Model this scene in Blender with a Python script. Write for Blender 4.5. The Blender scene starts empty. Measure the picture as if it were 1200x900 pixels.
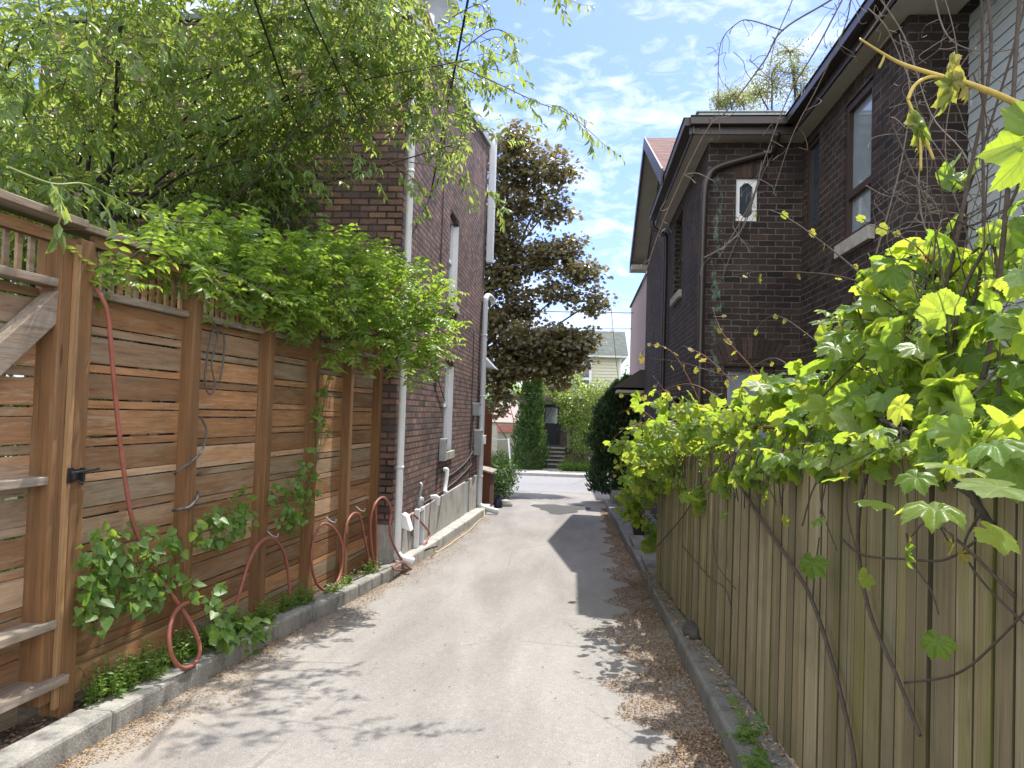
import bpy, bmesh, math, random
import numpy as np
from mathutils import Vector, Matrix

random.seed(7)
rng = np.random.default_rng(11)
scene = bpy.context.scene
COL = scene.collection
PI = math.pi

# ------------------------------------------------------------------ camera
FPX, CAM_H = 900.0, 1.6
YAW, PITCH, ROLL = (math.radians(a) for a in (5.0, 2.1, 1.75))
Fv = Vector((-math.sin(YAW) * math.cos(PITCH), math.cos(YAW) * math.cos(PITCH), math.sin(PITCH)))
R0 = Vector((math.cos(YAW), math.sin(YAW), 0))
U0 = R0.cross(Fv)
Rv = R0 * math.cos(ROLL) + U0 * math.sin(ROLL)
Uv = U0 * math.cos(ROLL) - R0 * math.sin(ROLL)
CAM = Vector((0, 0, CAM_H))
cam_d = bpy.data.cameras.new('camera')
cam = bpy.data.objects.new('camera', cam_d)
COL.objects.link(cam)
cam.matrix_world = Matrix(((Rv.x, Uv.x, -Fv.x, 0), (Rv.y, Uv.y, -Fv.y, 0), (Rv.z, Uv.z, -Fv.z, CAM_H), (0, 0, 0, 1)))
cam_d.sensor_width = 36.0
cam_d.lens = 36.0 * FPX / 1200.0
cam_d.clip_start = 0.05
cam_d.clip_end = 1500
scene.camera = cam


def ray(x, y):
    return Fv + Rv * ((x - 600) / FPX) - Uv * ((y - 450) / FPX)


def aty(x, y, Y):
    """The point seen at photo position (x, y) lying at distance Y down the alley."""
    v = ray(x, y)
    return CAM + v * (Y / v.y)


def atx(x, y, X):
    v = ray(x, y)
    return CAM + v * (X / v.x)


SL = 0.035


def gz(y):
    """Height of the falling alley."""
    if y < 30:
        return -SL * max(y, -12)
    return -SL * 30 - 0.004 * min(y - 30, 20)


# ------------------------------------------------------------------ materials
def new_mat(name):
    m = bpy.data.materials.new(name)
    m.use_nodes = True
    nt = m.node_tree
    nt.nodes.clear()
    return m, nt


class NT:
    def __init__(s, nt):
        s.nt = nt

    def n(s, t, **kw):
        nd = s.nt.nodes.new(t)
        for k, v in kw.items():
            if k.startswith('i_'):
                key = k[2:]
                key = int(key) if key.isdigit() else key.replace('_', ' ')
                s.set(nd.inputs[key], v)
            else:
                setattr(nd, k, v)
        return nd

    def set(s, sock, v):
        if isinstance(v, bpy.types.NodeSocket):
            s.nt.links.new(v, sock)
        elif isinstance(v, (tuple, list)) and len(v) == 3 and sock.type == 'RGBA':
            sock.default_value = (*v, 1)
        else:
            sock.default_value = v

    def pos(s, scale=(1, 1, 1), rot=(0, 0, 0)):
        g = s.n('ShaderNodeNewGeometry')
        mp = s.n('ShaderNodeMapping')
        mp.inputs['Scale'].default_value = scale
        mp.inputs['Rotation'].default_value = rot
        s.nt.links.new(g.outputs['Position'], mp.inputs['Vector'])
        return mp.outputs['Vector']

    def noise(s, vec, scale, detail=4, rough=0.6, dist=0.0):
        nd = s.n('ShaderNodeTexNoise')
        s.set(nd.inputs['Vector'], vec)
        nd.inputs['Scale'].default_value = scale
        nd.inputs['Detail'].default_value = detail
        nd.inputs['Roughness'].default_value = rough
        nd.inputs['Distortion'].default_value = dist
        return nd.outputs['Fac']

    def ramp(s, fac, stops, interp='LINEAR'):
        nd = s.n('ShaderNodeValToRGB')
        nd.color_ramp.interpolation = interp
        el = nd.color_ramp.elements
        while len(el) < len(stops):
            el.new(0.5)
        for e, (p, c) in zip(el, stops):
            e.position = p
            e.color = (*c, 1) if isinstance(c, tuple) else (c, c, c, 1)
        s.set(nd.inputs['Fac'], fac)
        return nd.outputs['Color']

    def mix(s, fac, a, b, blend='MIX'):
        nd = s.n('ShaderNodeMix', data_type='RGBA', blend_type=blend)
        s.set(nd.inputs[0], fac)
        s.set(nd.inputs[6], a)
        s.set(nd.inputs[7], b)
        return nd.outputs[2]

    def math(s, op, a, b=0.0, c=0.0):
        nd = s.n('ShaderNodeMath', operation=op)
        s.set(nd.inputs[0], a)
        s.set(nd.inputs[1], b)
        s.set(nd.inputs[2], c)
        return nd.outputs[0]

    def island(s):
        return s.n('ShaderNodeNewGeometry').outputs['Random Per Island']

    def bump(s, h, strength=0.3, dist=0.01):
        nd = s.n('ShaderNodeBump')
        s.set(nd.inputs['Height'], h)
        nd.inputs['Strength'].default_value = strength
        nd.inputs['Distance'].default_value = dist
        return nd.outputs['Normal']

    def out(s, sh):
        o = s.n('ShaderNodeOutputMaterial')
        s.nt.links.new(sh, o.inputs['Surface'])

    def pbsdf(s, col, rough=0.8, normal=None, metal=0.0, spec=0.3):
        p = s.n('ShaderNodeBsdfPrincipled')
        s.set(p.inputs['Base Color'], col)
        s.set(p.inputs['Roughness'], rough)
        p.inputs['Metallic'].default_value = metal
        p.inputs['Specular IOR Level'].default_value = spec
        if normal is not None:
            s.nt.links.new(normal, p.inputs['Normal'])
        return p.outputs[0]


def m_plain(name, col, rough=0.6, metal=0.0, var=0.15, scale=6.0, spec=0.3, bump=0.0):
    m, nt = new_mat(name)
    t = NT(nt)
    p = t.pos()
    n1 = t.noise(p, scale, 5)
    n2 = t.noise(p, scale * 9, 3)
    f = t.math('ADD', t.math('MULTIPLY', n1, 0.65), t.math('MULTIPLY', n2, 0.35))
    c = t.ramp(f, [(0.3, tuple(x * (1 - var) for x in col)), (0.7, tuple(min(1, x * (1 + var)) for x in col))])
    nm = t.bump(f, bump, 0.01) if bump else None
    t.out(t.pbsdf(c, rough, nm, metal, spec))
    return m


def m_brick(name, cols, mortar, bw=0.215, bh=0.075, grime=None, stain=None, bumpd=0.008, ms=0.006, wav=1.0):
    m, nt = new_mat(name)
    t = NT(nt)
    g = t.n('ShaderNodeNewGeometry')
    sp = t.n('ShaderNodeSeparateXYZ')
    nt.links.new(g.outputs['Position'], sp.inputs[0])
    u = t.math('ADD', sp.outputs[0], sp.outputs[1])
    cb = t.n('ShaderNodeCombineXYZ')
    t.set(cb.inputs[0], u)
    t.set(cb.inputs[1], sp.outputs[2])
    # slightly wavy courses
    wob = t.noise(g.outputs['Position'], 9, 2)
    va = t.n('ShaderNodeVectorMath', operation='ADD')
    nt.links.new(cb.outputs[0], va.inputs[0])
    wv = t.n('ShaderNodeCombineXYZ')
    t.set(wv.inputs[0], t.math('MULTIPLY', t.math('SUBTRACT', wob, 0.5), 0.012 * wav))
    t.set(wv.inputs[1], t.math('MULTIPLY', t.math('SUBTRACT', wob, 0.5), 0.010 * wav))
    nt.links.new(wv.outputs[0], va.inputs[1])
    b = t.n('ShaderNodeTexBrick')
    nt.links.new(va.outputs[0], b.inputs['Vector'])
    b.inputs['Color1'].default_value = (0, 0, 0, 1)
    b.inputs['Color2'].default_value = (1, 1, 1, 1)
    b.inputs['Mortar'].default_value = (0.5, 0.5, 0.5, 1)
    b.inputs['Scale'].default_value = 1.0
    b.inputs['Mortar Size'].default_value = ms
    b.inputs['Mortar Smooth'].default_value = 0.25
    b.inputs['Bias'].default_value = 0.0
    b.inputs['Brick Width'].default_value = bw
    b.inputs['Row Height'].default_value = bh
    k = len(cols)
    brickc = t.ramp(b.outputs['Color'], [(i / (k - 1) if k > 1 else 0, c) for i, c in enumerate(cols)])
    n1 = t.noise(g.outputs['Position'], 30, 5, 0.7)
    brickc = t.mix(0.55, brickc, t.ramp(n1, [(0.3, 0.35), (0.7, 0.75)]), 'OVERLAY')
    n2 = t.noise(g.outputs['Position'], 1.1, 5, 0.65)
    patch = t.ramp(n2, [(0.35, 0.62), (0.65, 1.0)])
    brickc = t.mix(1.0, brickc, patch, 'MULTIPLY')
    mo = t.mix(t.ramp(t.noise(g.outputs['Position'], 2.2, 6, .7), [(.35, 0.0), (.65, 1.0)]), tuple(x * 0.35 for x in mortar), tuple(x * 1.5 for x in mortar))
    col = t.mix(b.outputs['Fac'], brickc, mo)
    if stain:
        sx, sz0, sz1, scol = stain
        st = t.noise(t.pos((14, 14, 9)), 1.0, 6, .8)
        near = t.math('LESS_THAN', t.math('ABSOLUTE', t.math('ADD', t.math('SUBTRACT', sp.outputs[0], sx), t.math('MULTIPLY', t.math('SUBTRACT', wob, .5), .12))), 0.06)
        zz = t.math('MULTIPLY', t.math('GREATER_THAN', sp.outputs[2], sz0), t.math('LESS_THAN', sp.outputs[2], sz1))
        f = t.math('MULTIPLY', t.math('MULTIPLY', near, zz), t.ramp(st, [(0.5, 0.0), (0.6, 0.6)]))
        col = t.mix(f, col, scol)
    h = t.math('ADD', t.math('MULTIPLY', b.outputs['Fac'], -1.0), t.math('MULTIPLY', n1, 0.5))
    nm = t.bump(h, 0.8, bumpd)
    t.out(t.pbsdf(col, 0.85, nm, 0, 0.25))
    return m


def m_wood(name, c_warm, c_grey, axis='y', greyness=0.35, moss=None, dirt=0.3, rough=0.8, knots=True, vary=0.5, fine=1.0, edge=None, split=0.55):
    """Weathered timber; grain runs along axis; each board its own tone."""
    m, nt = new_mat(name)
    t = NT(nt)
    isl = t.island()
    s = {'x': (1.3, 38, 38), 'y': (38, 1.3, 38), 'z': (38, 38, 1.3)}[axis]
    s2 = {'x': (0.5, 7, 7), 'y': (7, 0.5, 7), 'z': (7, 7, 0.5)}[axis]
    s, s2 = tuple(q * fine if q > 5 else q for q in s), tuple(q * fine if q > 2 else q * 1.4 for q in s2)
    off = t.n('ShaderNodeCombineXYZ')
    t.set(off.inputs[0], t.math('MULTIPLY', isl, 31.0))
    t.set(off.inputs[1], t.math('MULTIPLY', isl, 17.0))
    t.set(off.inputs[2], t.math('MULTIPLY', isl, 23.0))
    g = t.n('ShaderNodeNewGeometry')
    va = t.n('ShaderNodeVectorMath', operation='ADD')
    nt.links.new(g.outputs['Position'], va.inputs[0])
    nt.links.new(off.outputs[0], va.inputs[1])

    def mapped(sc):
        mp = t.n('ShaderNodeMapping')
        mp.inputs['Scale'].default_value = sc
        nt.links.new(va.outputs[0], mp.inputs['Vector'])
        return mp.outputs[0]
    grain = t.noise(mapped(s), 1.0, 6, 0.65, 0.6)
    broad = t.noise(mapped(s2), 1.0, 5, 0.6, 1.0)
    worn = t.noise(mapped(tuple(x * 0.45 for x in s)), 1.0, 7, 0.75, 1.5)
    warm = t.ramp(grain, [(0.28, tuple(x * 0.62 for x in c_warm)), (0.5, c_warm), (0.75, tuple(min(1, x * 1.25) for x in c_warm))])
    grey = t.ramp(grain, [(0.28, tuple(x * 0.55 for x in c_grey)), (0.5, c_grey), (0.75, tuple(min(1, x * 1.25) for x in c_grey))])
    fac = t.math('ADD', t.math('MULTIPLY', broad, 0.9), t.math('MULTIPLY', t.math('SUBTRACT', isl, 0.5), 0.55))
    fac = t.ramp(fac, [(0.62 - greyness * 0.5, 0.0), (0.95 - greyness * 0.5, 1.0)])
    fac = t.math('MAXIMUM', fac, t.ramp(worn, [(0.53, 0.0), (0.64, 0.8)]))
    col = t.mix(fac, warm, grey)
    tone = t.n('ShaderNodeHueSaturation')
    t.set(tone.inputs['Color'], col)
    t.set(tone.inputs['Value'], t.math('ADD', 0.97 - vary * 0.5, t.math('MULTIPLY', t.math('FRACT', t.math('MULTIPLY', isl, 7.31)), vary)))
    col = tone.outputs[0]
    if knots:
        v = t.n('ShaderNodeTexVoronoi')
        nt.links.new(mapped({'x': (1.6, 9, 9), 'y': (9, 1.6, 9), 'z': (9, 9, 1.6)}[axis]), v.inputs['Vector'])
        v.inputs['Scale'].default_value = 0.55
        kf = t.ramp(v.outputs['Distance'], [(0.035, 0.8), (0.075, 0.0)])
        col = t.mix(kf, col, tuple(x * 0.3 for x in c_warm))
    dn = t.noise(g.outputs['Position'], 2.3, 5, 0.7)
    col = t.mix(t.math('MULTIPLY', t.ramp(dn, [(0.45, 0.0), (0.75, 1.0)]), dirt), col, tuple(x * 0.35 for x in c_grey))
    cs = {'x': (0.8, 95, 95), 'y': (95, 0.8, 95), 'z': (95, 95, 0.8)}[axis]
    crack = t.noise(mapped(cs), 1.0, 3, 0.6, 0.8)
    col = t.mix(t.ramp(crack, [(0.30, split), (0.37, 0.0)]), col, tuple(x * 0.22 for x in c_warm))
    if edge:  # edge faces coloured darker to stand for shadow between boards
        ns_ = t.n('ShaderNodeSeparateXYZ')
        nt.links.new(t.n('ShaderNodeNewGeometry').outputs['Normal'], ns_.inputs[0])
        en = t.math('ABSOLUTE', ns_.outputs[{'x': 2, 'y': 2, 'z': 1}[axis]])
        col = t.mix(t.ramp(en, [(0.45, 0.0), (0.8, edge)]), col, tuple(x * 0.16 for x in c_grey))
    if moss:
        mn = t.noise(t.pos((5, 5, 0.55)), 1.0, 5, 0.7)
        mi = t.ramp(t.math('FRACT', t.math('MULTIPLY', isl, 13.7)), [(0.45, 0.12), (0.9, 1.0)])
        col = t.mix(t.math('MULTIPLY', t.ramp(mn, [(0.45, 0.0), (0.66, 0.85)]), mi), col, moss)
    nm = t.bump(t.math('ADD', grain, t.math('MULTIPLY', broad, 0.4)), 0.45, 0.006)
    t.out(t.pbsdf(col, rough, nm, 0, 0.2))
    return m


def m_leaf(name, cols, trans, tfac=0.45, rough=0.45, vein=None, spec=0.35, under=None):
    m, nt = new_mat(name)
    t = NT(nt)
    isl = t.island()
    k = len(cols)
    c = t.ramp(isl, [(i / (k - 1), x) for i, x in enumerate(cols)])
    isl2 = t.math('FRACT', t.math('MULTIPLY', isl, 19.7))
    tc = t.ramp(isl2, [(i / (len(trans) - 1), x) for i, x in enumerate(trans)])
    n = t.noise(t.pos(), 60, 2)
    c = t.mix(0.35, c, t.ramp(n, [(0.3, 0.3), (0.7, 0.7)]), 'OVERLAY')
    nm = None
    if vein:
        uv = t.n('ShaderNodeUVMap')
        sp = t.n('ShaderNodeSeparateXYZ')
        nt.links.new(uv.outputs[0], sp.inputs[0])
        x, y = sp.outputs[0], sp.outputs[1]
        x0 = t.math('SUBTRACT', x, 0.5)
        y0 = t.math('SUBTRACT', y, 0.22)
        fac = None
        for a in (90, 40, 140, -15, 195):
            ca, sa = math.cos(math.radians(a)), math.sin(math.radians(a))
            perp = t.math('ABSOLUTE', t.math('SUBTRACT', t.math('MULTIPLY', x0, sa), t.math('MULTIPLY', y0, ca)))
            along = t.math('ADD', t.math('MULTIPLY', x0, ca), t.math('MULTIPLY', y0, sa))
            # main vein plus feather side veins
            side = t.math('PINGPONG', t.math('SUBTRACT', along, t.math('MULTIPLY', perp, 0.7)), 0.045)
            sv = t.math('MULTIPLY', t.math('LESS_THAN', side, 0.006), t.math('LESS_THAN', perp, t.math('MULTIPLY', along, 0.42)))
            mv = t.math('MULTIPLY', t.math('LESS_THAN', perp, 0.010), t.math('GREATER_THAN', along, 0.0))
            f = t.math('MAXIMUM', mv, t.math('MULTIPLY', sv, 0.5))
            fac = f if fac is None else t.math('MAXIMUM', fac, f)
        c = t.mix(t.math('MULTIPLY', fac, 0.5), c, vein)
        tc = t.mix(t.math('MULTIPLY', fac, 0.55), tc, tuple(v * 0.5 for v in vein))
        nm = t.bump(t.math('ADD', t.math('MULTIPLY', fac, -1), n), 0.35, 0.004)
    if under:
        c = t.mix(t.math('MULTIPLY', t.n('ShaderNodeNewGeometry').outputs['Backfacing'], 0.6), c, under)
    p = t.pbsdf(c, rough, nm, 0, spec)
    tr = t.n('ShaderNodeBsdfTranslucent')
    t.set(tr.inputs['Color'], tc)
    mx = t.n('ShaderNodeMixShader')
    mx.inputs[0].default_value = tfac
    nt.links.new(p, mx.inputs[1])
    nt.links.new(tr.outputs[0], mx.inputs[2])
    t.out(mx.outputs[0])
    return m


def m_glass(name, tint=(0.03, 0.04, 0.05), rough=0.05):
    m, nt = new_mat(name)
    t = NT(nt)
    n = t.noise(t.pos(), 3, 2)
    t.out(t.pbsdf(t.mix(n, tint, tuple(x * 1.8 for x in tint)), rough, t.bump(n, 0.05, 0.01), 0, 0.9))
    return m


M = {}


def build_materials():
    # asphalt lane
    m, nt = new_mat('asphalt_lane')
    t = NT(nt)
    p = t.pos()
    fine = t.noise(p, 140, 4, 0.75)
    mid = t.noise(p, 22, 4, 0.7)
    big = t.noise(t.pos((1.4, 0.35, 1)), 1.0, 5, 0.65, 0.4)
    base = t.ramp(fine, [(0.28, (0.13, 0.124, 0.117)), (0.5, (0.224, 0.211, 0.195)), (0.72, (0.345, 0.33, 0.306))])
    base = t.mix(0.8, base, t.ramp(big, [(0.3, 0.36), (0.7, 0.62)]), 'OVERLAY')
    base = t.mix(0.4, base, t.ramp(mid, [(0.3, 0.38), (0.7, 0.62)]), 'OVERLAY')
    sp = t.n('ShaderNodeSeparateXYZ')
    nt.links.new(t.pos(), sp.inputs[0])
    # tan grit and dust lying along the gutters
    e = t.math('ABSOLUTE', t.math('ADD', sp.outputs[0], 0.72))
    e = t.math('ADD', e, t.math('MULTIPLY', t.math('SUBTRACT', t.noise(t.pos(), 1.7, 5, 0.7), 0.5), 1.1))
    ed = t.ramp(e, [(0.95, 0.0), (1.0, 0.0)])
    er = t.n('ShaderNodeMapRange')
    er.inputs['From Min'].default_value = 1.05
    er.inputs['From Max'].default_value = 1.75
    t.set(er.inputs['Value'], e)
    grit = t.ramp(t.noise(p, 70, 4, 0.8), [(0.3, (0.16, 0.115, 0.075)), (0.7, (0.40, 0.31, 0.21))])
    f = t.math('MULTIPLY', er.outputs[0], t.ramp(t.noise(p, 35, 4, 0.8), [(0.38, 0.15), (0.6, 1.0)]))
    base = t.mix(t.math('MULTIPLY', f, 0.75), base, grit)
    # hairline cracks
    v = t.n('ShaderNodeTexVoronoi', feature='DISTANCE_TO_EDGE')
    va = t.n('ShaderNodeVectorMath', operation='ADD')
    nn = t.n('ShaderNodeTexNoise')
    nn.inputs['Scale'].default_value = 1.5
    nt.links.new(nn.outputs['Color'], va.inputs[0])
    nt.links.new(t.pos((0.45, 0.3, 0.4)), va.inputs[1])
    nt.links.new(va.outputs[0], v.inputs['Vector'])
    v.inputs['Scale'].default_value = 0.8
    cr = t.math('MULTIPLY', t.math('LESS_THAN', v.outputs['Distance'], 0.003), t.ramp(big, [(0.48, 0.0), (0.6, 0.4)]))
    base = t.mix(cr, base, (0.07, 0.065, 0.06))
    nm = t.bump(t.math('ADD', fine, t.math('MULTIPLY', mid, 0.5)), 0.35, 0.006)
    t.out(t.pbsdf(base, 0.9, nm, 0, 0.2))
    M['asphalt'] = m
    M['street'] = m_plain('street_asphalt', (0.22, 0.22, 0.225), 0.9, var=0.15, scale=5, bump=0.1)

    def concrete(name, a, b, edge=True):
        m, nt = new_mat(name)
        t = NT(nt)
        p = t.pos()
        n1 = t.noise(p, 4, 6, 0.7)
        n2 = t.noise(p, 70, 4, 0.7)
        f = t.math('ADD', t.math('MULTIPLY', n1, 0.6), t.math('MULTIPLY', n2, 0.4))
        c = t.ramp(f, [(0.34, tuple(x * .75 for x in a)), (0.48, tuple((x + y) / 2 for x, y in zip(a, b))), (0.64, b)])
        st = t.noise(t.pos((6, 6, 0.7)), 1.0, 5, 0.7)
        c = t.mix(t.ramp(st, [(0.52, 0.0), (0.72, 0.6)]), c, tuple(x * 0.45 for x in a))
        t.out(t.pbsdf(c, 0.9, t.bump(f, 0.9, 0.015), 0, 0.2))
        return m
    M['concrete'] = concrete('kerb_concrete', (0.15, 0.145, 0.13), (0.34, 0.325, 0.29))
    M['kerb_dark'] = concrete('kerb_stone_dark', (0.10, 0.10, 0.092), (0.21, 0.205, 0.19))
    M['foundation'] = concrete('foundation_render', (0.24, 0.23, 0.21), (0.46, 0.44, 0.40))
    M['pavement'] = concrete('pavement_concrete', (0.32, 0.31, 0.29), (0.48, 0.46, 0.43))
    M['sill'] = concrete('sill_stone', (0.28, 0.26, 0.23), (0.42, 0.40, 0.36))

    # ground
    m, nt = new_mat('ground_soil_grass')
    t = NT(nt)
    n1 = t.noise(t.pos(), 0.6, 6, 0.7)
    n2 = t.noise(t.pos(), 25, 5, 0.8)
    soil = t.ramp(n2, [(0.3, (0.03, 0.022, 0.015)), (0.7, (0.12, 0.09, 0.06))])
    grs = t.ramp(n2, [(0.3, (0.025, 0.05, 0.012)), (0.7, (0.07, 0.13, 0.03))])
    t.out(t.pbsdf(t.mix(t.ramp(n1, [(0.42, 0.0), (0.55, 1.0)]), soil, grs), 0.95, t.bump(n2, 0.6, 0.03), 0, 0.1))
    M['ground'] = m
    M['soil'] = m_plain('dark_soil', (0.07, 0.052, 0.036), 0.95, var=0.7, scale=18, bump=0.6)
    M['lawn'] = m_plain('lawn_green', (0.06, 0.12, 0.025), 0.95, var=0.4, scale=9, bump=0.4)

    M['brick_left'] = m_brick('brick_purple_brown', [(0.125, 0.083, 0.073), (0.235, 0.138, 0.108), (0.17, 0.105, 0.088), (0.30, 0.165, 0.115), (0.085, 0.064, 0.062), (0.20, 0.122, 0.102)], (0.055, 0.045, 0.043), bw=0.215, bh=0.078, bumpd=0.016, ms=0.012)  # mortar colour kept dark to stand for shadow in the raked joints
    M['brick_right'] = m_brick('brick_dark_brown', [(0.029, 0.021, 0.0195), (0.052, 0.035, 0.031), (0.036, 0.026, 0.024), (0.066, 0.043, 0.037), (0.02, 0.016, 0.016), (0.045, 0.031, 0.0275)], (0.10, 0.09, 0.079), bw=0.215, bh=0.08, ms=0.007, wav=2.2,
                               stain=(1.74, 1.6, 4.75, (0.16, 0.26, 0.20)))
    m, nt = new_mat('brick_arch_units')
    t = NT(nt)
    c = t.ramp(t.island(), [(0, (0.026, 0.02, 0.018)), (0.5, (0.05, 0.036, 0.03)), (1, (0.075, 0.05, 0.04))])
    c = t.mix(0.5, c, t.ramp(t.noise(t.pos(), 30, 5), [(0.3, 0.35), (0.7, 0.7)]), 'OVERLAY')
    t.out(t.pbsdf(c, 0.85, None, 0, 0.2))
    M['brick_unit'] = m
    M['brick_chimney'] = m_brick('brick_red_chimney', [(0.16, 0.06, 0.045), (0.26, 0.10, 0.07)], (0.25, 0.2, 0.18))
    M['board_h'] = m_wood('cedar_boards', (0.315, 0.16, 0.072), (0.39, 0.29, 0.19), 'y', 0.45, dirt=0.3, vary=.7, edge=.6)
    M['board_gate'] = m_wood('cedar_gate_boards', (0.29, 0.155, 0.078), (0.37, 0.295, 0.21), 'y', 0.5, dirt=0.35, vary=.55)
    M['post'] = m_wood('cedar_post', (0.235, 0.122, 0.055), (0.29, 0.195, 0.115), 'z', 0.3, dirt=0.25)
    M['post_pale'] = m_wood('pale_cedar_trim', (0.36, 0.21, 0.10), (0.38, 0.28, 0.18), 'z', 0.35, dirt=0.2)
    M['rail_grey'] = m_wood('grey_rail', (0.28, 0.215, 0.155), (0.40, 0.36, 0.305), 'y', 0.65, dirt=0.4)
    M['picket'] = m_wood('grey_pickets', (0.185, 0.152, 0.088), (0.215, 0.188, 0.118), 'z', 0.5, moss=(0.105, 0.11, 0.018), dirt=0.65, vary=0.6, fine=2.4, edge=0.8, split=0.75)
    M['gap_shade'] = m_wood('gap_shade_boards', (0.03, 0.024, 0.017), (0.04, 0.034, 0.026), 'z', 0.4)  # near-black colour stands for shade in the picket gaps
    M['bin_wood'] = m_wood('red_brown_boards', (0.14, 0.055, 0.03), (0.16, 0.08, 0.05), 'z', 0.2)
    M['white'] = m_plain('white_paint', (0.72, 0.73, 0.74), 0.45, var=0.06, scale=8)
    M['pipe_grey'] = m_plain('pale_grey_pipe', (0.60, 0.62, 0.64), 0.4, var=0.08, scale=5)
    M['grey_metal'] = m_plain('grey_metal', (0.36, 0.37, 0.38), 0.45, metal=0.3, var=0.12)
    M['meter_grey'] = m_plain('meter_grey', (0.30, 0.32, 0.32), 0.5, var=0.12)
    M['brown_metal'] = m_plain('brown_gutter', (0.035, 0.025, 0.022), 0.4, var=0.25, spec=0.5)
    M['soffit'] = m_plain('cream_soffit', (0.38, 0.36, 0.32), 0.6, var=0.1)
    M['dark_frame'] = m_plain('dark_brown_frame', (0.05, 0.032, 0.026), 0.5, var=0.25)
    M['black'] = m_plain('black_metal', (0.02, 0.02, 0.022), 0.45, var=0.3)
    M['hose'] = m_plain('red_brown_rubber_hose', (0.25, 0.085, 0.06), 0.5, var=0.22, scale=14)
    M['cord_yellow'] = m_plain('pale_yellow_cord', (0.45, 0.40, 0.24), 0.6, var=0.1)
    M['cable_grey'] = m_plain('grey_cable', (0.095, 0.088, 0.082), 0.6, var=0.15)
    M['glass'] = m_glass('dark_glass')
    M['glass_sky'] = m_glass('curtained_glass', (0.16, 0.19, 0.21))
    M['siding'] = m_plain('grey_blue_siding', (0.34, 0.37, 0.38), 0.55, var=0.08)
    M['siding_yellow'] = m_plain('pale_yellow_siding', (0.55, 0.55, 0.43), 0.6, var=0.05)
    M['siding_rib'] = m_plain('grey_ribbed_siding', (0.33, 0.31, 0.29), 0.6, var=0.12)
    M['dish'] = m_plain('satellite_dish_grey', (0.30, 0.33, 0.36), 0.5, var=0.06)
    M['pink'] = m_plain('pink_stucco', (0.33, 0.235, 0.215), 0.8, var=0.1)
    M['door_dark'] = m_plain('dark_painted_door', (0.025, 0.028, 0.035), 0.4, var=0.2)
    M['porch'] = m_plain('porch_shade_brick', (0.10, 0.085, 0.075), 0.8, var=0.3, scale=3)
    M['step'] = m_plain('grey_wooden_steps', (0.20, 0.19, 0.175), 0.8, var=0.25)
    M['red_roof'] = m_plain('red_tin_roof', (0.38, 0.14, 0.11), 0.5, var=0.15)
    M['cream'] = m_plain('cream_boards', (0.50, 0.47, 0.40), 0.7, var=0.12)
    M['teal'] = m_plain('teal_tarpaulin', (0.10, 0.36, 0.33), 0.5, var=0.1)
    M['skylight'] = m_plain('grey_flashing', (0.36, 0.40, 0.41), 0.5, metal=0.2, var=0.12)
    M['pot'] = m_plain('black_plastic_pot', (0.018, 0.018, 0.02), 0.4, var=0.3)
    M['blue_bag'] = m_plain('dark_blue_plastic', (0.025, 0.028, 0.05), 0.35, var=0.4, scale=12)
    M['stone'] = m_plain('dark_stone', (0.06, 0.058, 0.055), 0.85, var=0.4, scale=20, bump=0.6)
    # shingles
    def shingle(name, a, b):
        m, nt = new_mat(name)
        t = NT(nt)
        g = t.n('ShaderNodeNewGeometry')
        sp = t.n('ShaderNodeSeparateXYZ')
        nt.links.new(g.outputs['Position'], sp.inputs[0])
        cb = t.n('ShaderNodeCombineXYZ')
        t.set(cb.inputs[0], t.math('ADD', sp.outputs[0], sp.outputs[1]))
        t.set(cb.inputs[1], sp.outputs[2])
        br = t.n('ShaderNodeTexBrick')
        nt.links.new(cb.outputs[0], br.inputs['Vector'])
        br.inputs['Color1'].default_value = (*a, 1)
        br.inputs['Color2'].default_value = (*b, 1)
        br.inputs['Mortar'].default_value = (*(x * 0.35 for x in a), 1)
        br.inputs['Scale'].default_value = 1
        br.inputs['Mortar Size'].default_value = 0.008
        br.inputs['Brick Width'].default_value = 0.3
        br.inputs['Row Height'].default_value = 0.09
        c = t.mix(0.5, br.outputs['Color'], t.ramp(t.noise(g.outputs['Position'], 18, 4), [(0.3, 0.35), (0.7, 0.65)]), 'OVERLAY')
        t.out(t.pbsdf(c, 0.9, t.bump(br.outputs['Fac'], -0.5, 0.01), 0, 0.15))
        return m
    M['shingle_red'] = shingle('shingles_red_brown', (0.125, 0.072, 0.064), (0.17, 0.10, 0.09))
    M['shingle_grey'] = shingle('shingles_grey', (0.085, 0.10, 0.09), (0.12, 0.14, 0.125))
    M['bark'] = m_wood('bark_brown', (0.085, 0.062, 0.046), (0.14, 0.12, 0.10), 'z', 0.5, knots=False)
    M['bark_dark'] = m_wood('bark_dark', (0.040, 0.031, 0.025), (0.09, 0.075, 0.062), 'z', 0.4, knots=False)
    M['twig'] = m_plain('grey_brown_twigs', (0.11, 0.088, 0.07), 0.8, var=0.4, scale=30)
    M['twig_dark'] = m_plain('dark_brown_twigs', (0.060, 0.045, 0.035), 0.8, var=0.45, scale=30)
    M['cane'] = m_plain('red_brown_vine_canes', (0.17, 0.075, 0.045), 0.6, var=0.35, scale=20)
    M['shoot'] = m_plain('yellow_green_shoot', (0.34, 0.25, 0.055), 0.45, var=0.35, scale=9)
    M['stem_green'] = m_plain('green_stem', (0.12, 0.16, 0.04), 0.6, var=0.3, scale=20)
    M['flower'] = m_plain('pale_young_bud', (0.55, 0.5, 0.28), 0.7, var=0.2, scale=60)
    # leaves
    M['lf_tree'] = m_leaf('leaves_fresh_green', [(0.05, 0.105, 0.026), (0.08, 0.15, 0.035), (0.12, 0.19, 0.05)], [(0.36, 0.49, 0.07), (0.52, 0.60, 0.12)], 0.5, 0.33, spec=0.65)
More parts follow.
